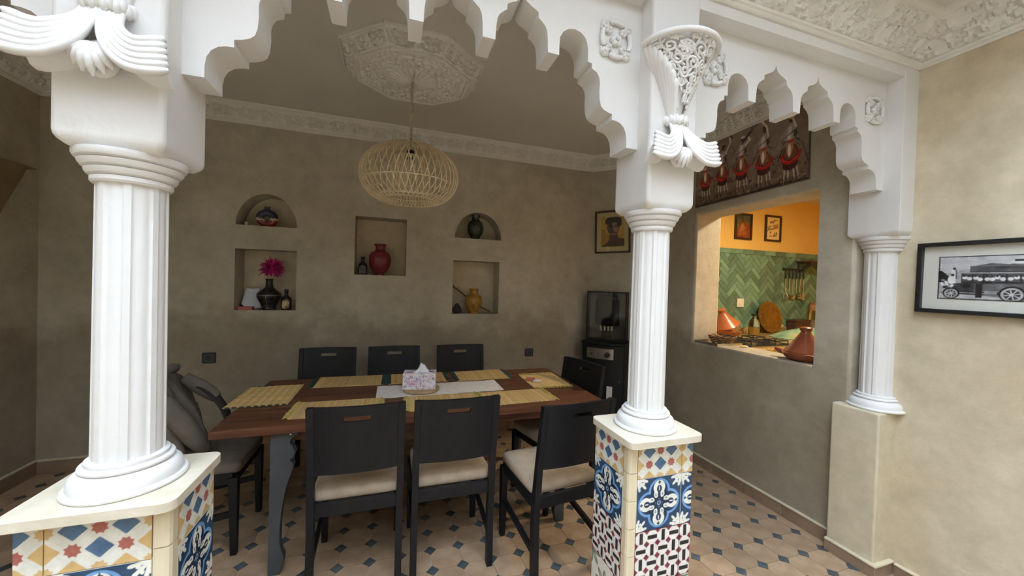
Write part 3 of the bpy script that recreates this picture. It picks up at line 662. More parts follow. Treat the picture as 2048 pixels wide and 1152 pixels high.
def tiled_column(xa, ped, capx, flip, label):
    root = thing('column', label, 'column', (0, 0, 0)); root['kind'] = 'thing'
    x0, x1 = ped; y0, y1 = 1.190, 1.440
    MB().b2(x0 + 0.006, x1 - 0.006, y0 + 0.006, y1 - 0.006, 0, 0.886).build('pedestal', 'grout', root)
    tw = 0.209
    for kind, z0, z1, cz in ROWS:
        h = z1 - z0; g = 0.0025
        if not flip:  # full tile after the left corner trim, then a strip
            inst('tile', tmesh(kind, tw, h, (0, 1), cz), root, (x0 + 0.040, y0 + 0.006, z0)); a = x0 + 0.040 + tw + g
            inst('tile', tmesh(kind, x1 - a, h, (0, round((x1 - a) / tw, 2)), cz), root, (a, y0 + 0.006, z0))
        else:
            inst('tile', tmesh(kind, tw, h, (0, 1), cz), root, (x1 - 0.040 - tw, y0 + 0.006, z0)); a = x1 - 0.040 - tw - g - x0
            inst('tile', tmesh(kind, a, h, (round(1 - a / tw, 2), 1), cz), root, (x0, y0 + 0.006, z0))
        ls = 0.207
        inst('tile', tmesh(kind, ls, h, (0, 1), cz), root, (x0 + 0.006, y1 - 0.003, z0), (0, 0, -PI / 2))
        inst('tile', tmesh(kind, ls, h, (0, 1), cz), root, (x1 - 0.006, y1 - 0.003 - ls, z0), (0, 0, PI / 2))
    xe = x0 if not flip else x1; sg = 1 if not flip else -1
    zt = 0.884
    while zt > 0.02:
        zb = max(0.0, zt - 0.107)
        MB().prism([(xe, y0 + 0.036), (xe, y0 + 0.012), (xe + sg * 0.004, y0 + 0.004), (xe + sg * 0.012, y0), (xe + sg * 0.037, y0), (xe + sg * 0.037, y0 + 0.036)], lambda a, b: (a, b, zb + 0.001), lambda a, b: (a, b, zt - 0.001)).build('corner_trim', 'trim', root)
        zt = zb - 0.0015
    oth = x1 if not flip else x0
    MB().b2(min(oth, oth - sg * 0.012), max(oth, oth - sg * 0.012), y0 + 0.003, y0 + 0.04, 0, 0.884).build('edge_strip', 'grout', root)
    xm = (x0 + x1) / 2
    MB().prism(rrect(xa - 0.176, xa + 0.171, 1.152, 1.452, 0.030), lambda a, b: (a, b, 0.886), lambda a, b: (a, b, 0.913)).build('stone_cap', 'slab', root, bevel=0.006, smooth=40)
    ca = 1.306
    MB().lathe(BASE, 64, (xa, ca, 0.912)).build('base', 'white', root, smooth=32)
    shaft(xa, ca, 0.0755, 0.990, 1.736, 'shaft', root)
    MB().lathe(NECK, 56, (xa, ca, 1.808)).build('neck_moulding', 'white', root, smooth=28)
    capital(capx[0], capx[1], 1.196, 1.425, 'capital_block', root)
    horn_ornament((capx[0] + capx[1]) / 2, 1.20, root)
    return root
tiled_column(-0.690, (-0.845, -0.540), CL, True, 'large white fluted column on a tiled pedestal, nearest at the left')
tiled_column(1.041, (0.885, 1.190), CM, False, 'white fluted column on a tiled pedestal beside the angled front chair')
# engaged half column against the right wall
hc = thing('half_column', 'white half column on a bare plaster pedestal against the right wall', 'column'); hc['kind'] = 'thing'
MB().b2(2.458, XP + 0.01, 1.228, 1.452, 0, 0.865).build('pedestal', 'pierplaster', hc, bevel=0.010, seg=3)
MB().lathe([(r, z * 0.95) for r, z in BASE], 64, (XP, 1.318, 0.865)).build('base', 'white', hc, smooth=32)
shaft(XP, 1.318, 0.074, 0.94, 1.736, 'shaft', hc)
MB().lathe(NECK, 56, (XP, 1.314, 1.808)).build('neck_moulding', 'white', hc, smooth=28)
capital(CRX, XP + 0.01, 1.196, 1.425, 'capital_block', hc, half=True)
for nm, (bx0, bx1, by0, by1) in (('foot_moulding', (2.440, XP, 1.208, 1.452)),):
    MB().b2(bx0, bx1, by0, by1, 0.058, 0.072).build(nm, 'pierplaster', hc, bevel=0.005)
    MB().b2(bx0 + 0.004, bx1, by0 + 0.004, by1, 0.0, 0.058).build('skirting_tile', 'basetile', hc, bevel=0.003)

# ---- moulded cornices with arabesque relief
def scroll_relief(period=0.34, h=0.15, n=110, kind=0):
    r = Ras(period, h, n, (0, 0, 0)); c = (255,) * 3; p, q = period, h
    if kind == 0:
        for cx, d in ((0.25 * p, 1), (0.75 * p, -1)):
            for cy, rr in ((0.62 * q, 0.26 * q), (0.26 * q, 0.17 * q)):
                r.line(spiral(cx - 0.10 * p * d, cy, rr, 1.5, PI / 2 * d, d), 0.0075, c); r.line(spiral(cx + 0.10 * p * d, cy, rr * .85, 1.5, PI / 2 * d, -d), 0.007, c)
            r.ell(cx, 0.5 * q, 0.02 * p, 0.30 * q, c); r.ell(cx, 0.85 * q, 0.05 * p, 0.07 * q, c)
        for cx in (0, 0.5 * p, p):
            r.poly([(cx - .07 * p, .12 * q), (cx + .07 * p, .12 * q), (cx + .05 * p, .5 * q), (cx, .9 * q), (cx - .05 * p, .5 * q)], c, .5); r.ell(cx, .35 * q, .03 * p, .14 * q, c)
            r.ring(cx, .6 * q, .05 * p, .007, c)
    else:
        g = np.random.default_rng(5)
        for k in range(46):
            x, y = g.random() * p, g.random() * q; a = g.choice((0.9, -0.7, 0.6)) + g.random() * .3
            for ox in (-p, 0, p): r.ell(x + ox, y, .016, .0055, c, rot=a)
        for k in range(5): r.line(spiral(p * (k + .5) / 5, q * (.35 + .3 * (k % 2)), .3 * q, 1.2, k, 1 if k % 2 else -1), .006, c, .8)
    return r.gray()
def cornice(name, p0, p1, nrm, z0, z1, proj, gray, period, amp=0.016, material='relief', lab=None):
    p0, p1 = Vector(p0), Vector(p1); L = (p1 - p0).length; u = (p1 - p0) / L; n = Vector(nrm); H = z1 - z0
    def pt(s, o, z): q = p0 + u * s + n * o; return (q.x, q.y, z)
    m = MB(); nr, nc = gray.shape; step = 0.0085; nu = max(8, int(L / step))
    a, b = (0.022, z0 + 0.17 * H), (proj * 0.80, z0 + 0.83 * H); tn = Vector((-(b[1] - a[1]), b[0] - a[0])).normalized() * -1.0
    if tn.x < 0: tn = -tn
    nv = 16
    def f(s, v):
        g = gray[min(nr - 1, int(v * (nr - 1))), int((s * L % period) / period * (nc - 1))] if 0.02 < v < 0.98 else 0
        o = a[0] + (b[0] - a[0]) * v + tn.x * g * amp; z = a[1] + (b[1] - a[1]) * v + tn.y * g * amp
        return pt(s * L, o, z)
    m.grid(f, nu, nv)
    low = [(0, 0), (0.010, 0), (0.016, 0.03), (0.016, 0.06), (0.024, 0.08), (0.026, 0.12), (0.022, 0.17)]
    hi = [(proj * 0.80, 0.83), (proj * 0.86, 0.835), (proj * 0.88, 0.88), (proj * 0.96, 0.90), (proj, 0.96), (proj, 1.0)]
    for prof in (low, hi): m.grid(lambda s, v: pt(s * L, prof[int(round(v * (len(prof) - 1)))][0], z0 + H * prof[int(round(v * (len(prof) - 1)))][1]), 1, len(prof) - 1)
    o = struct(m.build(name, material, smooth=35)); 
    if lab: o['label'] = lab
    return o
G0 = scroll_relief(); G1 = scroll_relief(0.30, 0.15, 110, 1)
cornice('trim_1', (XL, YB), (2.06, YB), (0, -1), 2.745, ZC, 0.105, G0, 0.34)
cornice('trim_2', CH0, CH1, (-0.7071, -0.7071), 2.745, ZC, 0.105, G0, 0.34)
cornice('trim_3', (XR, 3.14), (XR, 1.40), (-1, 0), 2.70, ZC, 0.105, G0, 0.34)
cornice('trim_4', (XL, 1.40), (XL, YB), (1, 0), 2.745, ZC, 0.105, G0, 0.34)
cornice('trim_5', (-2.7, 1.20), (XP, 1.20), (0, -1), 2.675, PATIO_CEIL, 0.150, G1, 0.30)
cornice('trim_6', (XP, -2.9), (XP, 1.20), (-1, 0), 2.675, PATIO_CEIL, 0.150, G1, 0.30)
# ---- octagonal ceiling medallion
mc = (0.10, 2.50); OA = [PI / 8 + PI / 4 * k for k in range(9)]; ap = math.cos(PI / 8)
def octv(k, ax, ay, z): a = OA[k % 8]; return (mc[0] + ax / ap * math.cos(a), mc[1] + ay / ap * math.sin(a), z)
m = MB()
for k in range(8):
    A, B, C_, D = Vector(octv(k, .415, .365, ZC - .012)), Vector(octv(k + 1, .415, .365, ZC - .012)), Vector(octv(k + 1, .345, .300, ZC - .085)), Vector(octv(k, .345, .300, ZC - .085))
    nn = (B - A).cross(D - A).normalized()
    if nn.z > 0: nn = -nn
    Lk = (B - A).length
    def f(s, v):
        g = G0[min(G0.shape[0] - 1, int(v * (G0.shape[0] - 1))), int((s * 0.99) * (G0.shape[1] - 1))] if 0.04 < v < 0.96 and .02 < s < .98 else 0
        return tuple((A * (1 - s) + B * s) * (1 - v) + (D * (1 - s) + C_ * s) * v + nn * g * 0.017)
    m.grid(f, 34, 14)
    m.tube([octv(k, .425, .375, ZC - .006), octv(k + 1, .425, .375, ZC - .006)], .012, 6); m.tube([octv(k, .340, .296, ZC - .090), octv(k + 1, .340, .296, ZC - .090)], .010, 6)
def plate(u, v):
    a = 2 * PI * u; k = 1 / max(abs(math.cos((a - PI / 8) % (PI / 4) - PI / 8)), .5) * 1.0
    oc = 1 / math.cos(((a + PI / 8) % (PI / 4)) - PI / 8)
    r = v; z = ZC - .088
    h = 0.0
    if v < .45: h = .020 * abs(math.sin(a * 10)) ** .6 * math.sin(PI * min(1, v / .45)) + (.012 if v < .12 else 0)
    elif v < .86: h = .013 * (math.sin(a * 16 + 9 * v) * math.sin(v * 38 + 2 * math.sin(a * 8)) > 0.05)
    elif .90 < v < .96: h = .011 * (math.sin(a * 56) > 0)
    return (mc[0] + .335 * v * oc * math.cos(a), mc[1] + .291 * v * oc * math.sin(a), z - h)
m.grid(plate, 224, 36)
md = struct(m.build('trim_7', 'relief', smooth=40)); md['label'] = 'octagonal moulded plaster ceiling medallion above the pendant lamp'
# ---- kitchen shell
KX0, KX1, KY0, KY1, KZ = XR + 0.28, 6.1, 0.9, 3.75, 2.78
struct(MB().b2(KX0, KX1 + 0.2, KY1, KY1 + 0.2, -0.1, KZ + 0.1).build('wall_kitchen_back', 'yellowpaint'))
struct(MB().b2(KX1, KX1 + 0.2, KY0, KY1 + 0.2, -0.1, KZ + 0.1).build('wall_kitchen_far', 'yellowpaint'))
struct(MB().b2(KX0, KX1 + 0.2, KY0 - 0.2, KY0, -0.1, KZ + 0.1).build('wall_kitchen_near', 'yellowpaint'))
struct(MB().b2(KX0 - 0.0, KX0 + 0.02, KY0, 1.40, -0.1, KZ + 0.1).build('wall_kitchen_side', 'yellowpaint'))
struct(MB().b2(KX0, KX1 + 0.2, KY0 - 0.2, KY1 + 0.2, -0.1, 0.0).build('floor_kitchen', 'kitchenfloor'))
struct(MB().b2(KX0 - 0.02, KX1 + 0.2, KY0 - 0.2, KY1 + 0.2, KZ, KZ + 0.1).build('ceiling_kitchen', 'ceilwhite'))
# herringbone wall tiles
sp = struct(MB().b2(KX0 + 0.02, KX1 - 0.02, KY1 - 0.006, KY1 + 0.001, 0.93, 2.045).build('wall_tiling', 'zelligegrout'), 'green herringbone wall tiling in the kitchen')
TWd = 0.066; TLn = 3 * TWd
zm = MB().box((0, -0.004, 0), (TLn - 0.0045, 0.008, TWd - 0.0045)).mesh('herringbone_tile', 'zellige')
s2 = math.sqrt(.5)
for k in range(-60, 80):
    for b in range(-16, 17):
        for px, pz, an in ((k * TWd + b * (TLn + TWd) + TLn / 2, k * TWd + b * (TWd - TLn) + TWd / 2, 0.0), (k * TWd + b * (TLn + TWd) + TLn + TWd / 2, k * TWd + b * (TWd - TLn) + TWd - TLn + TLn / 2, PI / 2)):
            cx, cz = 4.8 + (px - pz) * s2, 1.4 + (px + pz) * s2
            if cz > 1.985 - 0.094:
                if not (3.75 < cx < 6.02 and cz < 1.983 + 0.09): continue
                c_, s_ = math.cos(an + PI / 4), math.sin(an + PI / 4); q4 = [(cx + a * c_ - b_ * s_, cz + a * s_ + b_ * c_) for a, b_ in ((-.0965, -.03), (.0965, -.03), (.0965, .03), (-.0965, .03))]; cl = []
                for (xa_, za_), (xb_, zb__) in zip(q4, q4[1:] + q4[:1]):
                    if za_ <= 1.983: cl.append((xa_, za_))
                    if (za_ <= 1.983) != (zb__ <= 1.983): f_ = (1.983 - za_) / (zb__ - za_); cl.append((xa_ + f_ * (xb_ - xa_), 1.983))
                if len(cl) > 2: MB().prism(cl, lambda a, b_: (a, KY1 - 0.014, b_), lambda a, b_: (a, KY1 - 0.006, b_)).build('herringbone_tile', 'zellige', sp)
                continue
            if 3.75 < cx < 6.02 and 0.99 < cz: inst('herringbone_tile', zm, sp, (cx, KY1 - 0.006 + random.uniform(-.0006, .0006), cz), (random.uniform(-.012, .012), -(an + PI / 4), random.uniform(-.012, .012)))
bmz = MB().box((0, -0.008, 0), (0.196, 0.016, 0.062)).mesh('border_tile', 'zellige')
for k in range(12): inst('border_tile', bmz, sp, (3.75 + 0.2 * k, KY1 - 0.006, 2.015))

# ================================================================== furniture
# ---- dining chair: curved back panel with a hand slot, splayed posts, upholstered seat
def chair_parts(root, seat_mat):
    W2, ZT = 0.212, 0.922
    py = lambda z: -0.205 if z < 0.30 else -0.205 - 0.075 * ((z - 0.30) / 0.62) ** 1.5
    for sg in (-1, 1):
        m = MB(); zs = [0, 0.15, 0.30, 0.45, 0.60, 0.76, ZT]; vs = []; fs = [(3, 2, 1, 0)]
        for z in zs:
            y = py(z) - (0.012 * (1 - z / 0.3) if z < 0.3 else 0); d = 0.021 if z < 0.5 else 0.017; xo = sg * W2; xi = sg * (W2 - 0.032)
            a, b = min(xo, xi), max(xo, xi); vs += [(a, y - d, z), (b, y - d, z), (b, y + d, z), (a, y + d, z)]
        for k in range(len(zs) - 1):
            for i in range(4): j = (i + 1) % 4; fs.append((4 * k + i, 4 * k + j, 4 * k + 4 + j, 4 * k + 4 + i))
        n = 4 * (len(zs) - 1); fs.append((n, n + 1, n + 2, n + 3)); m.add(vs, fs); m.build('back_leg', 'blackwood', root, bevel=0.003)
        x = sg * (W2 - 0.018)
        MB().hexa([(x - .015, .185, 0), (x + .015, .185, 0), (x + .015, .215, 0), (x - .015, .215, 0)], [(x - .020, .172, .42), (x + .020, .172, .42), (x + .020, .216, .42), (x - .020, .216, .42)]).build('front_leg', 'blackwood', root, bevel=0.003)
        MB().hexa([(x - .010, -.19, .150), (x + .010, -.19, .150), (x + .010, .19, .205), (x - .010, .19, .205)], [(x - .010, -.19, .182), (x + .010, -.19, .182), (x + .010, .19, .237), (x - .010, .19, .237)]).build('side_stretcher', 'blackwood', root, bevel=0.002)
        MB().b2(x - .012, x + .012, -.19, .19, .385, .445).build('side_rail', 'blackwood', root, bevel=0.002)
    MB().b2(-W2 + .03, W2 - .03, -.214, -.190, .385, .445).build('back_rail', 'blackwood', root, bevel=0.002)
    MB().b2(-W2 + .03, W2 - .03, .180, .204, .385, .445).build('front_rail', 'blackwood', root, bevel=0.002)
    # panel
    zs = [0.598, 0.70, 0.80, 0.850, 0.876, 0.90, 0.923]; xs = [-.205, -.16, -.11, -.058, -.03, 0, .03, .058, .11, .16, .205]
    front = []; back = []
    for z in zs:
        for x in xs:
            c = 0.022 * (1 - (x / .205) ** 2); y = py(z) - c; front.append((x, y + .009, z)); back.append((x, y - .009, z))
    w = len(xs); n = len(front); cells = {(i, j) for i in range(w - 1) for j in range(len(zs) - 1) if not (j == 3 and 3 <= i <= 6)}; fs = []
    for (i, j) in cells:
        a, b, c, d = j * w + i, j * w + i + 1, (j + 1) * w + i + 1, (j + 1) * w + i
        fs += [(a, b, c, d), (a + n, d + n, c + n, b + n)]
        for (p, q, ni, nj) in ((a, b, i, j - 1), (b, c, i + 1, j), (c, d, i, j + 1), (d, a, i - 1, j)):
            if (ni, nj) not in cells: fs.append((p, p + n, q + n, q))
    MB().add(front + back, fs).build('backrest', 'blackwood', root, smooth=35)
    # cushion with a rounded rim
    m = MB(); pr = rrect(-.203, .203, -.182, .222, .035, 4); L = [(0.97, .440), (1.0, .448), (1.005, .468), (0.985, .484), (0.93, .493), (0.6, .499)]; k = len(pr)
    vs = [(x * s_, .02 + (y - .02) * s_, z) for s_, z in L for x, y in pr]; fs = [tuple(range(k - 1, -1, -1))]
    for q in range(len(L) - 1):
        for i in range(k): j = (i + 1) % k; fs.append((q * k + i, q * k + j, (q + 1) * k + j, (q + 1) * k + i))
    fs.append(tuple((len(L) - 1) * k + i for i in range(k))); m.add(vs, fs); m.build('seat', seat_mat, root, smooth=50)
CH = [('front-row black dining chair at the left, beside the carved table leg', (-0.135, 2.088), 0.0),
      ('near-side black dining chair in the middle of the front row', (0.330, 2.088), 0.0),
      ('black dining chair turned at an angle beside the tiled pedestal, pale seat showing', (0.872, 1.892), 6.0),
      ('far-side black dining chair at the left, the one nearest the jacket', (-0.482, 3.055), 180.0),
      ('far-side black dining chair directly behind the tissue box', (0.036, 3.055), 180.0),
      ('far-side black dining chair at the right, nearest the right wall socket', (0.608, 3.050), 180.0),
      ('black dining chair pushed in at the right end of the table, before the heater', (1.130, 2.410), 104.0)]
c0 = None
for lab, (x, y), a in CH:
    if c0 is None:
        c0 = thing('dining_chair', lab, 'chair', (x, y, 0), math.radians(a), 'black dining chairs around the table'); chair_parts(c0, 'seat'); t = c0
    else:
        t = copy_tree(c0); t.location = (x, y, 0); t.rotation_euler = (0, 0, math.radians(a)); t['label'] = lab
hch = thing('dining_chair', 'dark dining chair under a slumped jacket at the left table end', 'chair', (-0.972, 2.505, 0), -PI / 2, 'black dining chairs around the table'); chair_parts(hch, 'greyseat')
# ---- table
TX0, TX1, TY0, TY1, TZ = -0.800, 1.318, 2.058, 2.985, 0.760
tb = thing('dining_table', 'long red-brown wooden dining table laid with straw placemats', 'table', (0, 0, 0))
nb = 6
for k in range(nb):
    y0 = TY0 + (TY1 - TY0) * k / nb; y1 = TY0 + (TY1 - TY0) * (k + 1) / nb
    MB().b2(TX0, TX1, y0 + .0004, y1 - .0004, 0.722, TZ).build('top_board', 'tablewood', tb, bevel=0.0025)
MB().b2(TX0 + .20, TX1 - .20, TY0 + .075, TY0 + .100, .655, .722).build('apron', 'tablewood', tb, bevel=0.003)
MB().b2(TX0 + .20, TX1 - .20, TY1 - .100, TY1 - .075, .655, .722).build('apron', 'tablewood', tb, bevel=0.003)
for x in (TX0 + .29, TX1 - .32): MB().b2(x, x + .03, TY0 + .09, TY1 - .09, .655, .722).build('cross_rail', 'tablewood', tb)
prof = [(0, 0), (.052, 0), (.068, .055), (.070, .085), (.058, .115), (.050, .16), (.050, .25), (.058, .34), (.075, .44), (.098, .515), (.105, .545), (.100, .560), (.088, .572), (.104, .590), (.110, .615), (.100, .640), (.088, .655), (.086, .675), (.100, .690), (.125, .697), (.125, .722), (0, .722)]
for sx in (0, 1):
    for sy in (0, 1):
        xo = TX0 + .245 if sx == 0 else TX1 - .245; sg = 1 if sx == 0 else -1; yo = TY0 + .030 if sy == 0 else TY1 - .075
        lg = MB().prism([(xo + sg * a, z) for a, z in prof][::sg], lambda a, b: (a, yo, b), lambda a, b: (a, yo + .045, b)).build('carved_leg', 'legpaint', tb, bevel=0.003)
        MB().ball((xo + sg * .09, yo - .001 if sy == 0 else yo + .046, .708), (.008, .005, .008), 10, 6).build('bolt', 'steel', lg, smooth=60)
# ---- placemats
def mat_mesh(name, w, d, strands_x, seed, ragged=0.004):
    """woven straw, long strands across; colours per strand"""
    g = np.random.default_rng(seed); n = strands_x; nv = 22; vs = []; fs = []; cols = []; base = np.array(lin((203, 170, 112)))
    for i in range(n + 1):
        x = -w / 2 + w * i / n; sh = base * (0.78 + 0.38 * g.random()) * np.array([1, 1 + .06 * g.standard_normal(), 1 + .10 * g.standard_normal()]); r0, r1 = g.random() * ragged, g.random() * ragged
        for j in range(nv + 1):
            v = j / nv; y = -d / 2 + d * v + (r0 if j == 0 else (-r1 if j == nv else 0))
            z = 0.0035 + 0.0009 * (i % 2) + 0.0005 * math.sin(j * 2.1 + i * PI) + 0.0012 * math.sin(x * 9 + seed) * math.sin(y * 11)
            vs.append((x, y, z)); cols.append((*(sh * (0.93 + 0.1 * g.random())), 1))
    w_ = nv + 1
    for i in range(n):
        for j in range(nv): fs.append((i * w_ + j, (i + 1) * w_ + j, (i + 1) * w_ + j + 1, i * w_ + j + 1))
    N0 = len(vs); bot = [(x, y, 0.0) for x, y, z in vs]
    ring = [(i * w_) for i in range(n)] + [n * w_ + j for j in range(nv)] + [(n - i) * w_ + nv for i in range(n)] + [nv - j for j in range(nv)]
    vs += bot; cols += cols[:]
    fs += [tuple(q + N0 for q in f[::-1]) for f in fs] + [(b, a, a + N0, b + N0) for a, b in zip(ring, ring[1:] + ring[:1])]
    me = bpy.data.meshes.new(name); me.from_pydata(vs, [], fs); me.materials.append(M['straw'])
    at = me.color_attributes.new('Col', 'FLOAT_COLOR', 'POINT'); at.data.foreach_set('color', np.array(cols, np.float32).ravel()); return me
def fringe(length, style, seed):
    g = random.Random(seed); m = MB()
    if style == 'tassel':
        k = int(length / 0.012)
        for i in range(k):
            y = -length / 2 + length * (i + .5) / k
            for q in range(3): m.tube([(0, y, .003), (.012, y + g.uniform(-.006, .006), .006 + g.random() * .006), (.022 + g.random() * .012, y + g.uniform(-.012, .012), .003)], [.0025, .003, .0015], 4)
    elif style == 'band':
        m.box((-.004, 0, .003), (.022, length, .006)); k = int(length / .02)
        for i in range(k): m.tube([(.004, -length / 2 + .02 * i + .01, .004), (.016, -length / 2 + .02 * i + .01 + g.uniform(-.004, .004), .003)], [.005, .0035], 5)
    else:
        k = int(length / .034)
        for i in range(k):
            y = -length / 2 + length * (i + .5) / k; m.hexa([(-.004, y - .011, .001), (.012, y - .007, .001), (.012, y + .009, .001), (-.004, y + .011, .001)], [(-.004, y - .011, .006), (.012, y - .007, .004), (.012, y + .009, .004), (-.004, y + .011, .006)])
    return m
def placemat(loc, w, d, rz, label, style, sides=(-1, 1), seed=1):
    t = thing('placemat', label, 'placemat', (loc[0], loc[1], TZ + 0.0006), math.radians(rz), 'woven straw placemats on the dining table')
    inst('weave', mat_mesh('weave', w, d, int(w / .0042), seed), t, (0, 0, 0))
    for sg in sides:
        f = fringe(d * .98, style, seed + sg).build('fringe', 'strawfringe' if style == 'tassel' else 'green', t); f.location = (sg * w / 2, 0, 0); f.rotation_euler = (0, 0, 0 if sg > 0 else PI)
    return t
placemat((-0.712, 2.610), 0.42, 0.315, 90, 'straw placemat with dark green scalloped ends at the left table end', 'scallop', seed=3)
placemat((-0.268, 2.855), 0.46, 0.275, -1, 'green-edged straw placemat at the far left of the table', 'band', seed=4)
placemat((0.205, 2.850), 0.42, 0.275, 0, 'green-edged straw placemat behind the tissue box', 'band', seed=5)
placemat((0.690, 2.845), 0.42, 0.285, 0.5, 'green-edged straw placemat at the far right of the table', 'band', seed=6)
placemat((-0.275, 2.275), 0.43, 0.275, -2, 'tasselled straw placemat at the near left, behind the left front chair', 'tassel', seed=7)
placemat((0.318, 2.255), 0.41, 0.275, -1, 'tasselled straw placemat behind the middle front chair', 'tassel', seed=8)
placemat((0.795, 2.252), 0.42, 0.262, 2, 'tasselled straw placemat at the near right corner of the table', 'tassel', seed=9)
placemat((1.128, 2.590), 0.355, 0.30, 88, 'straw placemat with a small card packet at the right table end', 'tassel', seed=10)
# runner, trivet, tissues, card packet
g = random.Random(3)
rn = MB().sheet(lambda u, v: ((-0.078 + 0.83 * u, 2.412 + (0.262) * v - .010 * (1 - u) * (v < .5) + .003 * math.sin(u * 40), TZ + .0022 + .0006 * math.sin(u * 60) * math.sin(v * 20)), (0, 0, 1)), 60, 16, .0025)
tag(rn.build('table_runner', 'linen'), 'off-white linen runner along the middle of the table', 'runner')
m = MB().lathe([(0, 0), (.112, 0), (.120, .004), (.122, .009), (.118, .014), (0, .014)], 40, (0.205, 2.525, TZ + .0042), mod=lambda a, z: 1 + .012 * math.sin(5 * a) + .008 * math.sin(11 * a))
tag(m.build('trivet', 'cork', smooth=40), 'round pale wooden trivet under the tissue box', 'trivet')
tz = TZ + .0184; tbx = thing('tissue_box', 'purple and white patterned tissue box on a wooden trivet', 'tissue box', (0.195, 2.540, tz), math.radians(-9))
def tissue_print(w, h, seed, logo):
    r = Ras(w, h, 100, (236, 230, 232)); q = np.random.default_rng(seed)
    for k in range(int(w * h * 5200)):
        x, y = q.random() * w, q.random() * h; c = [(96, 66, 140), (170, 110, 150), (58, 50, 96), (214, 150, 150), (128, 108, 176)][q.integers(5)]
        if k % 3: r.ring(x, y, .0055 + .003 * q.random(), .0018, c, .75)
        else: r.ell(x, y, .0045, .0025, c, rot=q.random() * 3)
    r.rect(0, h - .008, w, h - .005, (240, 232, 210))
    if logo == 1:
        r.ell(w * .30, h * .36, .030, .016, (228, 196, 210)); 
        for k in range(9): r.line([(w * .20 + k * .0037, h * .33), (w * .20 + k * .0037 + .0012, h * (.40 if k in (0, 4, 5) else .375)), (w * .20 + k * .0037 + .002, h * .33)], .0014, (128, 84, 150))
    else: r.poly([(w * .1, h * .25), (w * .95, h * .40), (w * .95, h * .62), (w * .1, h * .42)], (104, 66, 156)); r.noise(5, .02, 5)
    return r
MB().b2(-.1045, .1045, -.0545, .0545, .001, .104).build('box_body', 'whitecard', tbx)
for (w, loc, rz, lg, sd) in ((.21, (-.105, -.0545, 0), 0, 1, 1), (.11, (.1045, -.055, 0), PI / 2, 2, 2), (.21, (.105, .0545, 0), PI, 1, 3), (.11, (-.1045, .055, 0), -PI / 2, 2, 4)): inst('printed_side', print_mesh('printed_side', tissue_print(w, .105, sd, lg), w, .105, .001, 'print'), tbx, loc, (0, 0, rz))
inst('printed_top', print_mesh('printed_top', tissue_print(.21, .11, 9, 0), .21, .11, .001, 'print'), tbx, (-.105, .055, .104), (PI / 2, 0, 0)).rotation_euler = (-PI / 2, 0, 0)
for ch in kids(tbx):
    if ch.name.startswith('printed_top'): ch.location = (-.105, -.055, .1045)
m = MB()
def tiss(u, v):
    x = -.075 + .15 * u; pk = math.exp(-((u - .62) / .26) ** 2); z = .104 + .060 * pk * math.sin(PI * v) ** .6 * (1 + .10 * math.sin(u * 23 + v * 4)); y = -.030 + .060 * v + .010 * math.sin(u * 17)
    return (x * (1 - .25 * math.sin(PI * v)), y * (1 - .55 * pk), z)
m.grid(tiss, 26, 14); m.build('tissue', 'tissue', tbx, smooth=80)
cp = thing('card_packet', 'small reddish card packet on the right-end placemat', 'packet', (1.035, 2.585, TZ + .0062), math.radians(-25))
MB().b2(-.055, .012, -.02, .045, 0, .012).build('packet', 'redbook', cp, bevel=.002); MB().b2(.0, .060, -.038, .012, 0, .008).build('card', 'whitecard', cp, bevel=.001)
# ---- jacket over the left-end chair
m = MB()
JP = [(-.975, .512), (-1.01, .530), (-1.035, .60), (-1.06, .68), (-1.095, .77), (-1.130, .845), (-1.165, .905), (-1.20, .942), (-1.25, .950), (-1.285, .925), (-1.295, .84), (-1.30, .70), (-1.30, .55)]
def jk(u, v):  # from the seat up over the chair back and down behind it
    f = v * (len(JP) - 1); i = min(len(JP) - 2, int(f)); q = f - i; x = JP[i][0] * (1 - q) + JP[i + 1][0] * q; z = JP[i][1] * (1 - q) + JP[i + 1][1] * q; y = 2.325 + .37 * u
    ed = (abs(u - .5) * 2) ** 3; fr_ = max(0, 1 - v * 1.7)
    x += -.10 * ed * fr_ + .020 * math.sin(u * 13 + 2.5 * v) * (1.2 - v) + .010 * math.sin(u * 29 - 6 * v); z += -.045 * ed * (1 if v > .3 else .2) + .012 * math.sin(u * 9 + v * 12)
    return ((x, y + .018 * math.sin(v * 8 + u), z), (.9, 0, .4))
jt = thing('jacket', 'grey-brown canvas jacket slumped over the left-end chair', 'jacket')
m.sheet(jk, 34, 40, .008).build('body', 'jacket', jt, smooth=70)
m = MB().tube([(-1.17, 2.36, .885), (-1.10, 2.345, .82), (-1.035, 2.35, .73), (-.985, 2.37, .63), (-.955, 2.41, .555), (-.975, 2.46, .530)], [.030, .046, .050, .046, .038, .020], 12)
m.build('sleeve', 'jacket', jt, smooth=70)
MB().sheet(lambda u, v: ((-1.06 + .15 * math.sin(u * PI * .55) + .01 * math.sin(v * 3), 2.575 + .07 * v, .845 - .30 * u ** 1.25), (.8, 0, .5)), 16, 4, .014).build('dark_strap', 'darklining', jt, smooth=70)
MB().tube([(-1.13, 2.60, .90), (-1.07, 2.615, .845), (-1.01, 2.62, .795), (-.975, 2.615, .765)], [.030, .042, .040, .030], 10).build('sleeve', 'jacket', jt, smooth=70)
MB().tube([(-1.20, 2.40, .93), (-1.16, 2.45, .965), (-1.15, 2.51, .972), (-1.16, 2.57, .962), (-1.20, 2.62, .93)], [.018, .024, .026, .024, .018], 8).build('collar', 'jacket', jt, smooth=70)

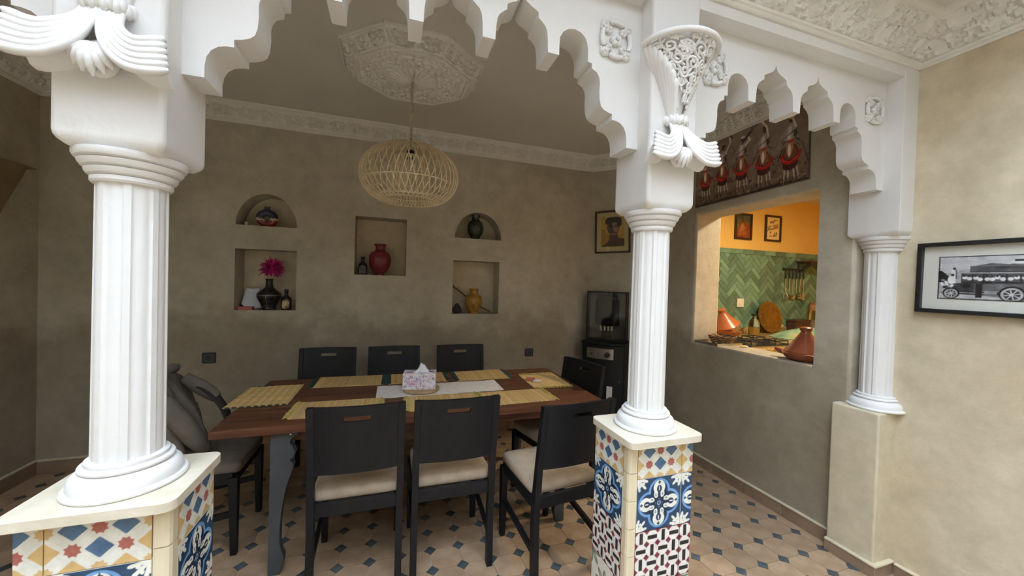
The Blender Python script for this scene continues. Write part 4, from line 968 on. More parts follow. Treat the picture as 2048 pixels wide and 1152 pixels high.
# ---- pendant lamp
pl = thing('pendant_lamp', 'woven rattan pendant lamp hanging from the ceiling medallion', 'lamp', (0.094, 2.50, 0))
m = MB(); n = 60
for s_ in range(3): m.tube([(.005 * math.cos(q * .55 + s_ * 2.09), .005 * math.sin(q * .55 + s_ * 2.09), 2.365 + .437 * q / n) for q in range(n + 1)], .0042, 5)
m.build('twisted_cord', 'cord', pl, smooth=70)
for z, r in ((2.62, .010), (2.57, .009), (2.50, .008)): MB().ball((.006, -.004, z), (r, r, r * 1.6), 8, 6).build('cord_knot', 'cord', pl, smooth=70)
MB().lathe([(0, .0), (.030, 0), (.034, .008), (.030, .016), (0, .016)], 20, (0, 0, 2.792)).build('ceiling_hook_plate', 'relief', pl, smooth=50)
PRF = [(.045, .192), (.10, .186), (.17, .168), (.235, .132), (.285, .080), (.308, .020), (.305, -.040), (.282, -.095), (.245, -.135), (.205, -.158), (.175, -.165), (.150, -.150), (.138, -.11), (.130, -.06), (.122, .0), (.112, .06), (.10, .11)]
ZP = 2.178
def prf(t):
    f = t * (len(PRF) - 1); i = min(len(PRF) - 2, int(f)); q = f - i
    def c(k, d): return PRF[min(max(k, 0), len(PRF) - 1)][d]
    out = []
    for d in (0, 1):
        p0, p1, p2, p3 = c(i - 1, d), c(i, d), c(i + 1, d), c(i + 2, d); out.append(.5 * (2 * p1 + (p2 - p0) * q + (2 * p0 - 5 * p1 + 4 * p2 - p3) * q * q + (3 * p1 - p0 - 3 * p2 + p3) * q ** 3))
    return out
for sgn, nm in ((1, 'strand_weave'), (-1, 'counter_weave')):
    m = MB(); ns = 44
    for k in range(ns):
        a0 = 2 * PI * k / ns; pth = []
        for q in range(31):
            t = q / 30; r, z = prf(t); a = a0 + sgn * 0.95 * (t - .5); pth.append(((r + .0015 * sgn) * math.cos(a), (r + .0015 * sgn) * math.sin(a), ZP + z))
        m.tube(pth, .0030, 4, cap=False)
    m.build(nm, 'rattan', pl, smooth=80)
m = MB()
for t in (0, .14, .40, .545, .625, .72, 1.0):
    r, z = prf(t); m.tube([(r * math.cos(2 * PI * q / 56), r * math.sin(2 * PI * q / 56), ZP + z) for q in range(56)], .0034, 5, closed=True)
m.build('hoop_rings', 'rattan', pl, smooth=80)
MB().lathe([(.012, .0), (.024, 0), (.024, .05), (.010, .06)], 16, (0, 0, ZP + .11)).build('lamp_holder', 'blackframe', pl, smooth=50)
MB().ball((0, 0, ZP + .07), (.030, .030, .042), 14, 10).build('bulb', 'tissue', pl, smooth=80)
for k in range(3):
    a = 2 * PI * k / 3; MB().tube([(.045 * math.cos(a), .045 * math.sin(a), ZP + .19), (.008 * math.cos(a), .008 * math.sin(a), ZP + .20)], .003, 5).build('hanger', 'rattan', pl)

# ---- gas heater in the corner
ht = thing('gas_heater', 'tall black gas heater with a steel control panel in the corner', 'heater', (2.135, 3.335, 0), -PI / 4)
m = MB()
def body_out(w, d, bow): return [(-w / 2, d / 2), (-w / 2, -d / 2 + bow)] + [(-w / 2 + w * q / 12, -d / 2 + bow * (abs(q / 6 - 1)) ** 2.0) for q in range(1, 12)] + [(w / 2, -d / 2 + bow), (w / 2, d / 2)]
MB().prism(body_out(.43, .34, .05), lambda a, b: (a, b, .05), lambda a, b: (a, b, .905)).build('cabinet', 'blackmetal', ht, bevel=.008, smooth=40)
MB().prism(body_out(.45, .36, .05), lambda a, b: (a, b, .905), lambda a, b: (a, b, .928)).build('top_plate', 'blackmetal', ht, bevel=.005, smooth=40)
for sx in (-.17, .17):
    for sy in (-.12, .12): MB().lathe([(0, 0), (.022, .0), (.028, .014), (.028, .036), (.022, .05), (0, .05)], 14, (sx, sy, 0)).build('castor', 'darkplastic', ht, smooth=50)
m = MB(); m.sheet(lambda u, v: ((-.155 + .27 * u, -.172 + .05 * ((-.155 + .27 * u) / .215) ** 2, .765 + .105 * v), (0, -1, 0)), 14, 2, .006); cpn = m.build('control_panel', 'chrome', ht)
for x, r in ((-.10, .011), (-.035, .010)): MB().lathe([(0, 0), (r, 0), (r * .9, .012), (0, .012)], 16, T=Matrix.Translation((x, -.172, .815)) @ Matrix.Rotation(PI / 2, 4, 'X')).build('button', 'greyplastic', cpn, smooth=50)
MB().lathe([(0, 0), (.027, 0), (.025, .022), (.02, .026), (0, .026)], 22, T=Matrix.Translation((.058, -.172, .812)) @ Matrix.Rotation(PI / 2, 4, 'X')).build('knob', 'darkplastic', cpn, smooth=50)
MB().b2(-.075, .045, -.176, -.170, .655, .690).build('badge', 'greyplastic', ht, bevel=.001)
MB().b2(.165, .185, -.142, -.132, .54, .56).build('latch', 'greyplastic', ht); MB().ball((.125, -.160, .752), .005, 8, 6).build('pilot_button', 'steel', ht)
MB().b2(.06, .115, -.170, -.164, .30, .50).build('white_sticker', 'whitecard', ht)
fr = MB()
for a, b in (((-.205, -.193), (.93, 1.44)), ((.193, .205), (.93, 1.44)), ((-.205, .205), (1.428, 1.44)), ((-.205, .205), (.93, .942))): fr.b2(a[0], a[1], -.03, .10, b[0], b[1])
fr.build('guard_frame', 'blackmetal', ht)
MB().b2(-.193, .193, .085, .098, .942, 1.428).build('reflector', 'reflector', ht)
MB().b2(-.193, .193, -.029, -.026, .942, 1.428).build('glass_front', 'pane', ht)
bu = MB().lathe([(0, 0), (.12, 0), (.125, .01), (.125, .255), (.118, .27), (0, .27)], 32, (0, .03, 1.09), ry=.42).build('burner', 'blackmetal', ht, smooth=45)
MB().tube([(-.10, .03, 1.36), (-.10, .03, 1.395), (.10, .03, 1.395), (.10, .03, 1.36)], .006, 6).build('burner_bail', 'blackmetal', bu)
for k in range(4): MB().lathe([(0, 0), (.016, 0), (.016, .045), (0, .045)], 12, (-.055 + .037 * k, .0, 1.035)).build('nozzle', 'chrome', bu, smooth=40)
MB().lathe([(.0, 0), (.06, 0), (.05, .05), (.03, .10), (0, .10)], 20, (0, .03, .93)).build('burner_stem', 'blackmetal', bu, smooth=50)

# ---- pictures
def framed(name, label, w, h, th, fw, fmat, ras, mount, loc, rot, glass=True, n=None, mat_='print', tilt=0.0):
    t = thing(name, label, 'picture', loc); t.rotation_euler = rot
    m = MB().b2(-w / 2, w / 2, -th, 0, h / 2 - fw, h / 2).b2(-w / 2, w / 2, -th, 0, -h / 2, -h / 2 + fw).b2(-w / 2, -w / 2 + fw, -th, 0, -h / 2 + fw, h / 2 - fw).b2(w / 2 - fw, w / 2, -th, 0, -h / 2 + fw, h / 2 - fw)
    m.build('frame', fmat, t, bevel=.0015)
    MB().b2(-w / 2 + fw * .6, w / 2 - fw * .6, -.006, -.001, -h / 2 + fw * .6, h / 2 - fw * .6).build('mount', 'mount' if mount is None or mount[2] is None else mount[2], t)
    iw, ih = (w - 2 * fw, h - 2 * fw) if mount is None else (mount[0], mount[1])
    inst('print', print_mesh('print', ras, iw, ih, .0015, mat_), t, (-iw / 2, -.006, -ih / 2))
    if glass: MB().b2(-w / 2 + fw * .7, w / 2 - fw * .7, -th * .62, -th * .55, -h / 2 + fw * .7, h / 2 - fw * .7).build('glass', 'pictureglass', t)
    return t
# woman's portrait on the chamfered corner
M['buff'] = mat('buff mount board', (0.56, 0.47, 0.23), rough=0.85)
r = Ras(.27, .34, 110, (150, 128, 62)); r.poly([(0, 0), (.09, 0), (.10, .12), (.04, .2), (0, .2)], (120, 84, 40), .6)
sk, dk = (92, 74, 58), (58, 44, 38)
r.poly([(.0, 0), (.03, .02), (.085, .06), (.10, .10), (.10, .14), (.19, .16), (.20, .10), (.27, .085), (.27, 0)], dk); r.poly([(.10, .06), (.11, .16), (.19, .17), (.20, .07)], (82, 62, 50))
r.ell(.145, .225, .072, .098, (100, 82, 66)); r.ell(.11, .22, .04, .07, (70, 54, 46), .8); r.ell(.165, .255, .035, .03, (132, 112, 90), .7, soft=6); r.ell(.145, .305, .092, .04, (52, 50, 54)); r.ell(.21, .27, .03, .045, (56, 50, 50)); r.ell(.075, .29, .03, .035, (58, 58, 62))
for x in (.117, .172): r.ell(x, .228, .016, .007, (38, 28, 26)); r.line([(x - .02, .245), (x, .251), (x + .02, .245)], .005, (44, 34, 30))
r.line([(.146, .23), (.139, .195), (.150, .188)], .006, (62, 46, 38)); r.ell(.147, .165, .024, .009, (74, 40, 36)); r.ell(.168, .195, .022, .03, (150, 128, 104), .7, soft=8); r.ell(.150, .212, .006, .026, (150, 128, 106), .8, soft=4); r.ell(.155, .265, .03, .016, (150, 130, 106), .6, soft=8); r.ell(.15, .145, .018, .010, (128, 106, 88), .6, soft=5); r.noise(4, .03, 8); r.a = np.clip(r.a * 1.28, 0, 255)
framed('portrait_picture', 'framed portrait print of a head with a cream mount, above the gas heater', .372, .455, .022, .018, 'brownframe', r, (.245, .315, M['buff']), (2.233, 3.424, 2.080), (0, math.radians(-1.2), -PI / 4), mat_='print')

# bus photograph on the patio wall: grey-scale print, u = metres along the wall
BW, BH = 0.62, 0.208
r = Ras(BW, BH, 300, (196, 196, 198)); d = (34, 34, 38)
r.rect(0, BH * .35, BW, BH * .62, (168, 168, 168)); r.poly([(0, .115), (.03, .12), (.09, .145), (.14, .148), (.17, .14), (.17, 0), (0, 0)], (170, 170, 172)); r.rect(0, 0, BW, .035, (120, 120, 122)); r.poly([(0, .03), (.10, .024), (.25, .012), (.25, 0), (0, 0)], (186, 186, 186)); r.poly([(0, .14), (.012, .137), (.05, .098), (.05, .07), (.0, .085)], (28, 28, 30))
q = np.random.default_rng(4)
for k in range(26): r.ell(.005 + .05 * q.random(), .05 + .045 * q.random(), .006, .005, [(230,) * 3, (60,) * 3, (150,) * 3][k % 3])
r.ell(.052, .128, .008, .022, (225,) * 3); r.ell(.054, .148, .005, .006, (50,) * 3); r.ell(.047, .095, .014, .022, (228,) * 3); r.ell(.049, .118, .006, .006, (40,) * 3); r.line([(.06, .142), (.062, .10)], .004, (90,) * 3)
r.rect(.105, .132, .56, .160, (86, 86, 90)); r.rect(.105, .130, .56, .134, (40, 40, 42)); r.poly([(.12, .16), (.17, .172), (.22, .165), (.26, .172), (.32, .178), (.42, .170), (.50, .176), (.55, .160)], (92, 92, 94)); r.rect(.18, .145, .30, .157, (66, 66, 70)); r.poly([(.215, .168), (.24, .19), (.31, .195), (.33, .178), (.28, .165)], (214,) * 3); r.rect(.235, .178, .275, .187, (40,) * 3)
for k in range(9): r.ell(.30 + .03 * k, .172 + .004 * (k % 3), .015, .009, [(120,) * 3, (200,) * 3, (70,) * 3][k % 3])
r.rect(.078, .078, .57, .126, (44, 44, 46)); r.rect(.085, .123, .57, .128, (150,) * 3)
for x0, x1 in ((.082, .112), (.118, .144), (.152, .212), (.218, .252), (.258, .315), (.322, .38), (.388, .45), (.458, .52)):
    r.rect(x0, .086, x1, .121, (84, 84, 86)); n = max(2, int((x1 - x0) / .013))
    for k in range(n): r.ell(x0 + (x1 - x0) * (k + .5) / n, .094 + .012 * q.random(), .0085, .008, (222, 222, 222)); r.ell(x0 + (x1 - x0) * (k + .4) / n, .112, .004, .004, (40,) * 3)
r.rect(.09, .042, .57, .079, (92, 92, 94)); r.rect(.15, .046, .57, .074, (104, 104, 106)); r.poly([(.045, .05), (.06, .078), (.12, .082), (.12, .04), (.05, .036)], (66, 66, 70)); r.ell(.092, .066, .016, .012, (44,) * 3)
r.rect(.07, .026, .57, .040, (34, 34, 36)); r.line([(.07, .034), (.15, .032)], .004, (170,) * 3); r.rect(.125, .012, .145, .075, (38,) * 3); r.ell(.135, .08, .007, .008, (70,) * 3); r.rect(.152, .028, .19, .044, (150,) * 3)
for cx, rr in ((.046, .023), (.232, .032), (.50, .032)):
    r.ell(cx, .031, rr + .006, rr + .004, d); r.ell(cx, .029, rr, rr * .94, (176,) * 3); r.ell(cx, .029, rr * .74, rr * .70, (58,) * 3)
    for k in range(8): a = PI * k / 4 + .2; r.line([(cx, .029), (cx + rr * .72 * math.cos(a), .029 + rr * .68 * math.sin(a))], .004, (196,) * 3)
    r.ell(cx, .029, rr * .2, rr * .2, (200,) * 3)
for a in ((0, 0, BW, .004), (0, BH - .004, BW, BH), (0, 0, .004, BH), (BW - .004, 0, BW, BH)): r.rect(*a, (16, 16, 18))
r.noise(7, .02, 3)
framed('bus_photograph', 'black-framed black and white photograph of an old bus on the right wall', .77, .350, .026, .020, 'blackframe', r, (BW, BH, None), (XP - .0005, 1.163 - .385, 1.588), (0, math.radians(0.4), -PI / 2))
# painting of five riders above the kitchen opening: u = metres from its far end
PW, PH = 0.915, 0.50
r = Ras(PW, PH, 340, (112, 98, 86))
r.put(np.clip(1 - r.Y / (.34 * PH), 0, 1), (78, 62, 50), .8); q = np.random.default_rng(11)
for k in range(420):
    x = q.random() * PW; y = q.random() ** 1.5 * .17; c = [(120, 98, 80), (58, 40, 32), (142, 122, 104), (88, 58, 42), (70, 52, 40)][q.integers(5)]; r.ell(x, y, .004 + .012 * q.random(), .003 + .006 * q.random(), c, .55, q.random())
r.poly([(0, 0), (PW, 0), (PW, .012), (.7, .022), (.5, .012), (.3, .02), (.1, .01), (0, .016)], (36, 26, 22), .8)
def rider(x, zb, s, arm, gun, seed):
    q = np.random.default_rng(seed); P = lambda a, b: (x + a * s, zb + b * s)
    wh, dk, rd, br = (176, 164, 158), (40, 30, 28), (150, 34, 32), (88, 52, 40)
    for a, b in ((-.034, -.06), (-.014, -.045), (.016, -.055), (.036, -.04)):
        r.line([P(a, .12), P(a * 1.2 + .006, .05), P(a * 1.3, b + .05)], .010 * s, (158, 142, 130)); r.line([P(a * 1.25, .03), P(a * 1.3, b + .045)], .009 * s, dk, .8)
    for k in range(9): a = -.07 + .14 * q.random(); r.line([P(a, .16 + .1 * q.random()), P(a * 1.6, .08 + .12 * q.random())], .004 * s, dk, .8)
    r.ell(*P(0, .17), .052 * s, .075 * s, br); r.ell(*P(0, .115), .048 * s, .035 * s, (62, 34, 32))
    r.line([P(-.058, .18), P(-.045, .145), P(-.015, .125), P(.02, .126), P(.048, .148), P(.060, .185)], .018 * s, rd); r.line([P(-.045, .15), P(0, .132), P(.045, .152)], .008 * s, (186, 54, 46)); r.ell(*P(0, .19), .036 * s, .045 * s, (112, 72, 54))
    r.ell(*P(-.004, .225), .022 * s, .055 * s, (150, 106, 84)); r.ell(*P(-.006, .205), .010 * s, .042 * s, (206, 186, 170)); r.ell(*P(0, .272), .026 * s, .020 * s, (146, 58, 34)); r.line([P(-.045, .255), P(-.022, .28)], .005 * s, dk); r.line([P(.022, .28), P(.055, .25)], .005 * s, dk)
    r.poly([P(-.040, .27), P(-.038, .345), P(.0, .375), P(.040, .35), P(.044, .275)], (132, 120, 118)); r.poly([P(-.022, .275), P(-.016, .355), P(.008, .355), P(.002, .275)], wh, .9); r.line([P(-.034, .295), P(.042, .33)], .006 * s, dk, .8); r.ell(*P(.03, .30), .012 * s, .024 * s, (64, 54, 54))
    r.ell(*P(.004, .397), .015 * s, .020 * s, (72, 48, 40)); r.ell(*P(.006, .412), .018 * s, .011 * s, wh if seed % 2 else (52, 44, 44))
    r.line([P(.03, .345), P((arm[0] + .06) * .6, (arm[1] + .345) / 2), P(*arm)], .013 * s, wh); r.line([P(-.036, .335), P(-.066, .29), P(-.072, .24)], .012 * s, (124, 112, 110))
    r.line([P(*gun[0]), P(*gun[1])], .0055 * s, (30, 24, 24)); g0 = gun[0]; r.line([P(*g0), P(g0[0] * .8 + gun[1][0] * .2, g0[1] * .8 + gun[1][1] * .2)], .010 * s, (44, 30, 26))
rider(.105, .045, .92, (.07, .50), ((.10, .44), (.0, .56)), 21)
rider(.270, .045, .95, (.06, .50), ((.09, .45), (-.01, .57)), 22)
rider(.440, .040, .98, (.05, .40), ((.0, .36), (.12, .50)), 23)
rider(.615, .025, 1.02, (-.03, .48), ((-.15, .38), (.10, .60)), 24)
rider(.800, .005, 1.06, (-.05, .50), ((-.07, .47), (.02, .60)), 25)
r.noise(5, .05, 6); r.a = np.clip(r.a * 1.28, 0, 255)
pt = thing('horsemen_painting', 'long unframed painting of five charging horsemen above the kitchen opening', 'painting', (XR - .0005, 2.572, 2.205)); pt.rotation_euler = (0, math.radians(-1.0), -PI / 2)
MB().b2(0, PW, -.018, 0, 0, PH).build('canvas_edge', mat('canvas edge', (0.13, 0.11, 0.09), rough=.8), pt)
inst('painted_canvas', print_mesh('painted_canvas', r, PW, PH, .0015, 'canvas'), pt, (0, -.018, 0))

# ---- niche ornaments
NY = 3.685
def lathe_thing(name, label, cat, prof, mt, loc, seg=36, extra=None, smooth=55, ry=1.0):
    t = thing(name, label, cat, loc); MB().lathe(prof, seg, ry=ry).build('body', mt, t, smooth=smooth)
    if extra: extra(t)
    return t
# ring vase
m_, nt, b = newmat('blue and red drip glaze'); b.inputs['Roughness'].default_value = .22
tc = nt.nodes.new('ShaderNodeTexCoord'); sx = nt.nodes.new('ShaderNodeSeparateXYZ'); nt.links.new(tc.outputs['Object'], sx.inputs[0]); nz = N(nt, 'ShaderNodeTexNoise', Scale=38.0, Detail=2); nt.links.new(tc.outputs['Object'], nz.inputs['Vector'])
ad = nt.nodes.new('ShaderNodeMath'); ad.operation = 'MULTIPLY_ADD'; ad.inputs[1].default_value = .05; nt.links.new(nz.outputs['Fac'], ad.inputs[0]); nt.links.new(sx.outputs['Z'], ad.inputs[2])
rp = ramp(nt, ad.outputs[0], [(0.0, (.16, .012, .012)), (.078, (.22, .02, .02)), (.082, (.42, .37, .28)), (.098, (.48, .43, .34)), (.102, (.02, .022, .05)), (.2, (.03, .035, .075))]); nt.links.new(rp.outputs['Color'], b.inputs['Base Color']); M['dripglaze'] = m_
t = thing('ring_vase', 'round ring-shaped vase glazed blue over dark red, in the left arched niche', 'vase', (-1.037, NY, 1.917))
m = MB(); sg = 40
def ringv(u, v):
    a, p = 2 * PI * u, 2 * PI * v; R, w = .050, .030; return ((R + w * math.cos(p)) * math.cos(a) * 1.05, .030 * math.sin(p), .076 + (R + w * math.cos(p)) * math.sin(a) * .95)
m.grid(ringv, 44, 16); m.build('body', 'dripglaze', t, smooth=80)
MB().lathe([(.030, .138), (.022, .150), (.020, .170), (.023, .176), (.019, .176), (.016, .16), (0, .158)], 24).build('neck', 'dripglaze', t, smooth=60); MB().lathe([(0, 0), (.045, 0), (.042, .008), (.030, .012), (0, .012)], 28, ry=.7).build('foot', 'dripglaze', t, smooth=60)
lathe_thing('cup', 'tiny pale cup beside the ring vase', 'cup', [(0, 0), (.010, 0), (.015, .034), (.013, .034), (.009, .004), (0, .004)], 'whitecard', (-1.190, NY, 1.917), 20)
def urn_prof(w, h, neck=.28, base=.42, lip=.34): return [(0, 0), (base * w, 0), (base * w, .02 * h), (base * .92 * w, .05 * h), (.70 * w, .16 * h), (.94 * w, .34 * h), (1.0 * w, .50 * h), (.95 * w, .62 * h), (.74 * w, .73 * h), (neck * 1.6 * w, .78 * h), (neck * 1.5 * w, .82 * h), (neck * 1.5 * w, .92 * h), (lip * 1.6 * w, .97 * h), (lip * 1.65 * w, h), (neck * 1.4 * w, h), (neck * 1.3 * w, .85 * h), (0, .84 * h)]
def carve(mt, w, h, ribs=9):
    def f(t):
        for z, rr, nm in ((.80 * h, .47 * w, 'neck_ring'), (.10 * h, .52 * w, 'foot_ring')): MB().tube([(rr * math.cos(2 * PI * k / 32), rr * math.sin(2 * PI * k / 32), z) for k in range(32)], .004, 6, closed=True).build(nm, mt, t, smooth=80)
        m = MB()
        for k in range(ribs):
            for sg in (1, -1):
                a0 = 2 * PI * k / ribs; m.tube([((.99 * w * (1 - .9 * abs(q / 10 - .5) ** 2.2)) * math.cos(a0 + sg * (q / 10 - .5) * 1.1), (.99 * w * (1 - .9 * abs(q / 10 - .5) ** 2.2)) * math.sin(a0 + sg * (q / 10 - .5) * 1.1), h * (.22 + .50 * q / 10)) for q in range(11)], .0028, 5)
        m.build('raised_lattice', mt, t, smooth=80)
    return f
lathe_thing('red_vase', 'tall dark red urn with a short neck in the central niche', 'vase', urn_prof(.100, .292), 'redglaze', (-0.112, NY, 1.536), extra=carve('redglaze', .098, .292, 8))
M['greenglaze'] = mat('dark green glaze', [(.3, (.012, .022, .018)), (.62, (.022, .038, .028)), (.72, (.12, .13, .10))], rough=.25, scale=50)
M['ochreglaze'] = mat('ochre glaze', [(.3, (.16, .075, .008)), (.5, (.36, .19, .03)), (.7, (.46, .27, .06))], rough=.3, scale=36)
lathe_thing('green_vase', 'dark green patterned urn in the right arched niche', 'vase', urn_prof(.082, .246, .30, .50), 'greenglaze', (0.792, NY, 1.929), extra=carve('greenglaze', .081, .246))
lathe_thing('yellow_vase', 'ochre yellow carved urn in the right square niche', 'vase', urn_prof(.086, .252, .32, .52), 'ochreglaze', (0.795, NY, 1.181), extra=carve('ochreglaze', .085, .252))
def bottle(name, label, loc, h, r_, lab):
    t = thing(name, label, 'bottle', loc); MB().lathe([(0, 0), (r_, 0), (r_ * 1.02, .03 * h), (r_ * 1.02, .52 * h), (r_ * .85, .62 * h), (r_ * .42, .72 * h), (r_ * .36, .78 * h), (r_ * .36, .94 * h), (r_ * .42, .95 * h), (r_ * .42, h), (0, h)], 28, ry=.75).build('glass_body', 'bottleglass', t, smooth=50)
    MB().sheet(lambda u, v: ((r_ * .74 * (2 * u - 1), -r_ * .75 * 1.05 * math.sqrt(max(0, 1 - (.72 * (2 * u - 1)) ** 2)), h * (.08 + .42 * v)), (0, -1, 0)), 10, 2, .001).build('label', lab, t)
    MB().lathe([(0, 0), (r_ * .40, 0), (r_ * .40, .06 * h), (0, .06 * h)], 16, (0, 0, h)).build('cap', 'blackframe', t, smooth=40)
bottle('liquor_bottle', 'small black bottle beside the red urn in the central niche', (-0.262, NY - .015, 1.536), .160, .040, 'blacklabel')
bottle('liquor_bottle', 'small brown bottle with a cream label beside the black feather vase', (-0.874, NY - .02, 1.208), .168, .040, 'bottlelabel')
# black vase with feathers
t = thing('black_vase', 'black vase with silver inlay holding magenta feathers, left square niche', 'vase', (-1.010, NY, 1.208))
MB().lathe([(0, 0), (.052, 0), (.054, .010), (.050, .022), (.070, .060), (.092, .105), (.095, .125), (.086, .145), (.055, .170), (.033, .190), (.026, .215), (.026, .252), (.032, .266), (.026, .266), (.020, .24), (0, .24)], 36).build('body', 'blackglaze', t, smooth=55)
MB().tube([(.0965 * math.cos(2 * PI * k / 40), .0965 * math.sin(2 * PI * k / 40), .125) for k in range(40)], .0022, 5, closed=True).build('silver_band', 'silver', t)
MB().tube([(0.0, -.054, .012), (0, -.052, .024), (0, -.0715, .06), (0, -.0935, .105), (0, -.0965, .124)], .002, 5).build('silver_stripe', 'silver', t)
m = MB(); g = random.Random(5)
for k in range(260):
    a, p = g.random() * 2 * PI, math.asin(g.uniform(-.55, 1)); dv = Vector((math.cos(a) * math.cos(p), math.sin(a) * math.cos(p) * .55, math.sin(p))); c = Vector((.02, 0, .345)); L = .075 + .045 * g.random() * (1.2 if dv.x > .2 else 1)
    s = Vector((-dv.y, dv.x, .3 * g.uniform(-1, 1))).normalized() * (.006 + .006 * g.random()); b0 = c + dv * .02; b1 = c + dv * L * .7 + Vector((0, 0, .008)); b2_ = c + dv * L + Vector((g.uniform(-.012, .012), 0, g.uniform(-.014, .006)))
    m.add([b0 - s * .5, b0 + s * .5, b1 + s, b2_ + s * .2, b2_ - s * .2, b1 - s, b1 + dv * .002 + Vector((0, -.004, .003))], [(0, 1, 6), (1, 2, 6), (2, 3, 6), (3, 4, 6), (4, 5, 6), (5, 0, 6)])
o = m.build('feather_plume', 'feather'); tag(o, 'bushy magenta feather plume standing in the black vase', 'feathers'); o.location = (-1.010, NY, 1.208)
t = thing('folded_paper', 'white folded paper leaning behind the black vase', 'paper', (-1.165, NY + .045, 1.2075)); MB().add([(-.055, -.03, .045), (.0, -.05, .0), (.022, .0, .175), (-.035, .015, .18)], [(0, 1, 2, 3)]).build('front_leaf', 'paper', t); MB().add([(.0, -.05, .0), (.085, -.015, .012), (.06, .02, .182), (.022, .0, .175)], [(0, 1, 2, 3)]).build('rear_leaf', 'paper', t)
tag(MB().b2(-.052, .052, -.03, .03, 0, .026).build('book', 'redbook', bevel=.002), 'small faded red book lying at the front of the left square niche', 'book').location = (-1.168, 3.652, 1.2075)
m = MB().ball((0, 0, .034), (.048, .035, .036), 9, 6); m.v = [(x * (1 + .12 * math.sin(z * 90)), y, max(0, z * (1.5 - abs(x) * 12 * .6))) for x, y, z in m.v]
tag(m.build('stone', 'stone'), 'small black stone in the corner of the right square niche', 'stone').location = (0.622, NY - .02, 1.1805)
m = MB().tube([(.585, 3.72, 1.448), (.66, 3.74, 1.40), (.79, 3.775, 1.30), (.90, 3.785, 1.235), (1.0, 3.79, 1.190)], [.007, .006, .006, .006, .005], 7)
m.tube([(.60, 3.722, 1.438), (.59, 3.715, 1.462), (.583, 3.71, 1.470)], [.005, .004, .002], 5).tube([(.625, 3.73, 1.424), (.640, 3.72, 1.440)], [.005, .003], 5)
tag(m.build('twig', 'twig', smooth=60), 'thin brown twig leaning behind the yellow urn', 'twig')
# wall sockets
def socket(name, label, loc, rz, w, h, mt, mi, tilt=0):
    t = thing(name, label, 'socket', loc, rz); MB().b2(-w / 2, w / 2, -.010, 0, -h / 2, h / 2).build('plate', mt, t, bevel=.003)
    MB().b2(-w * .36, w * .36, -.013, -.009, -h * .36, h * .36).build('insert', mi, t, bevel=.002)
    MB().lathe([(.0, -.002), (h * .22, -.002), (h * .26, 0), (h * .26, .004), (0, .004)], 20, T=Matrix.Translation((0, -.0125, 0)) @ Matrix.Rotation(PI / 2, 4, 'X')).build('outlet', mt, t, smooth=50)
socket('wall_socket', 'black wall socket on the back wall near the jacket', (-1.400, YB, .818), 0, .092, .088, 'darkplastic', 'greyplastic')
socket('wall_socket', 'black wall socket on the back wall behind the right end of the table', (1.381, YB, .780), 0, .092, .082, 'darkplastic', 'greyplastic')
socket('wall_socket', 'ivory wall socket on the green kitchen tiles', (4.44, KY1 - .014, 1.328), 0, .118, .112, 'whiteplastic', 'whiteplastic')
# corner sconce on the left wall
t = thing('wall_sconce', 'tan pyramid-shaped plaster sconce on the dark left wall', 'sconce', (XL, 3.27, 1.80))
m = MB().add([(0, -.15, .375), (0, .15, .375), (.10, 0.10, .375), (.10, -.10, .375), (0, -.02, 0), (0, .02, 0), (.02, 0, 0)], [(0, 3, 6, 4), (3, 2, 6), (2, 1, 5, 6), (4, 6, 5), (0, 4, 5, 1), (0, 1, 2, 3)]); m.build('shade', 'sconce', t)
MB().b2(0, .104, -.155, .155, .375, .386).build('top_rim', 'sconce', t, bevel=.003)

# ================================================================== kitchen
CZ = .93
ct_ = thing('kitchen_counter', 'golden granite kitchen counter under the green tiles', 'counter', (0, 0, 0))
MB().b2(KX0 + .02, 6.08, 2.62, KY1 - .008, CZ - .04, CZ).build('worktop', 'granite', ct_, bevel=.004); MB().b2(KX0 + .02, 6.08, KY1 - .03, KY1 - .010, CZ, CZ + .07).build('upstand', 'granite', ct_)
for k in range(5): MB().b2(KX0 + .04 + .64 * k, KX0 + .66 + .64 * k, 2.68, KY1 - .03, 0, CZ - .041).build('base_unit', 'yellowpaint', ct_)
hb = thing('gas_hob', 'black gas hob with cast iron grates on the counter', 'hob', (3.72, 2.96, CZ))
MB().b2(-.33, .33, -.26, .26, 0, .012).build('hob_plate', 'blackmetal', hb, bevel=.003); MB().b2(-.335, .335, -.268, -.258, 0, .014).build('steel_edge', 'steel', hb)
for x, y in ((-.17, -.12), (.17, -.12), (-.17, .13), (.17, .13)):
    br_ = MB().lathe([(0, 0), (.055, 0), (.055, .012), (.04, .02), (0, .02)], 22, (x, y, .012)).build('burner', 'steel', hb, smooth=40); MB().lathe([(0, 0), (.034, 0), (.030, .010), (0, .010)], 18, (x, y, .032)).build('burner_cap', 'iron', br_, smooth=40)
    gr = MB()
    for k in range(4):
        a = PI / 4 + PI / 2 * k; gr.tube([(x + .125 * math.cos(a), y + .10 * math.sin(a), .014), (x + .12 * math.cos(a), y + .10 * math.sin(a), .052), (x + .03 * math.cos(a), y + .03 * math.sin(a), .056)], .006, 5)
    gr.tube([(x + .125 * math.cos(PI / 4 + PI / 2 * k), y + .10 * math.sin(PI / 4 + PI / 2 * k), .05) for k in range(4)], .006, 5, closed=True); gr.build('grate', 'iron', hb)
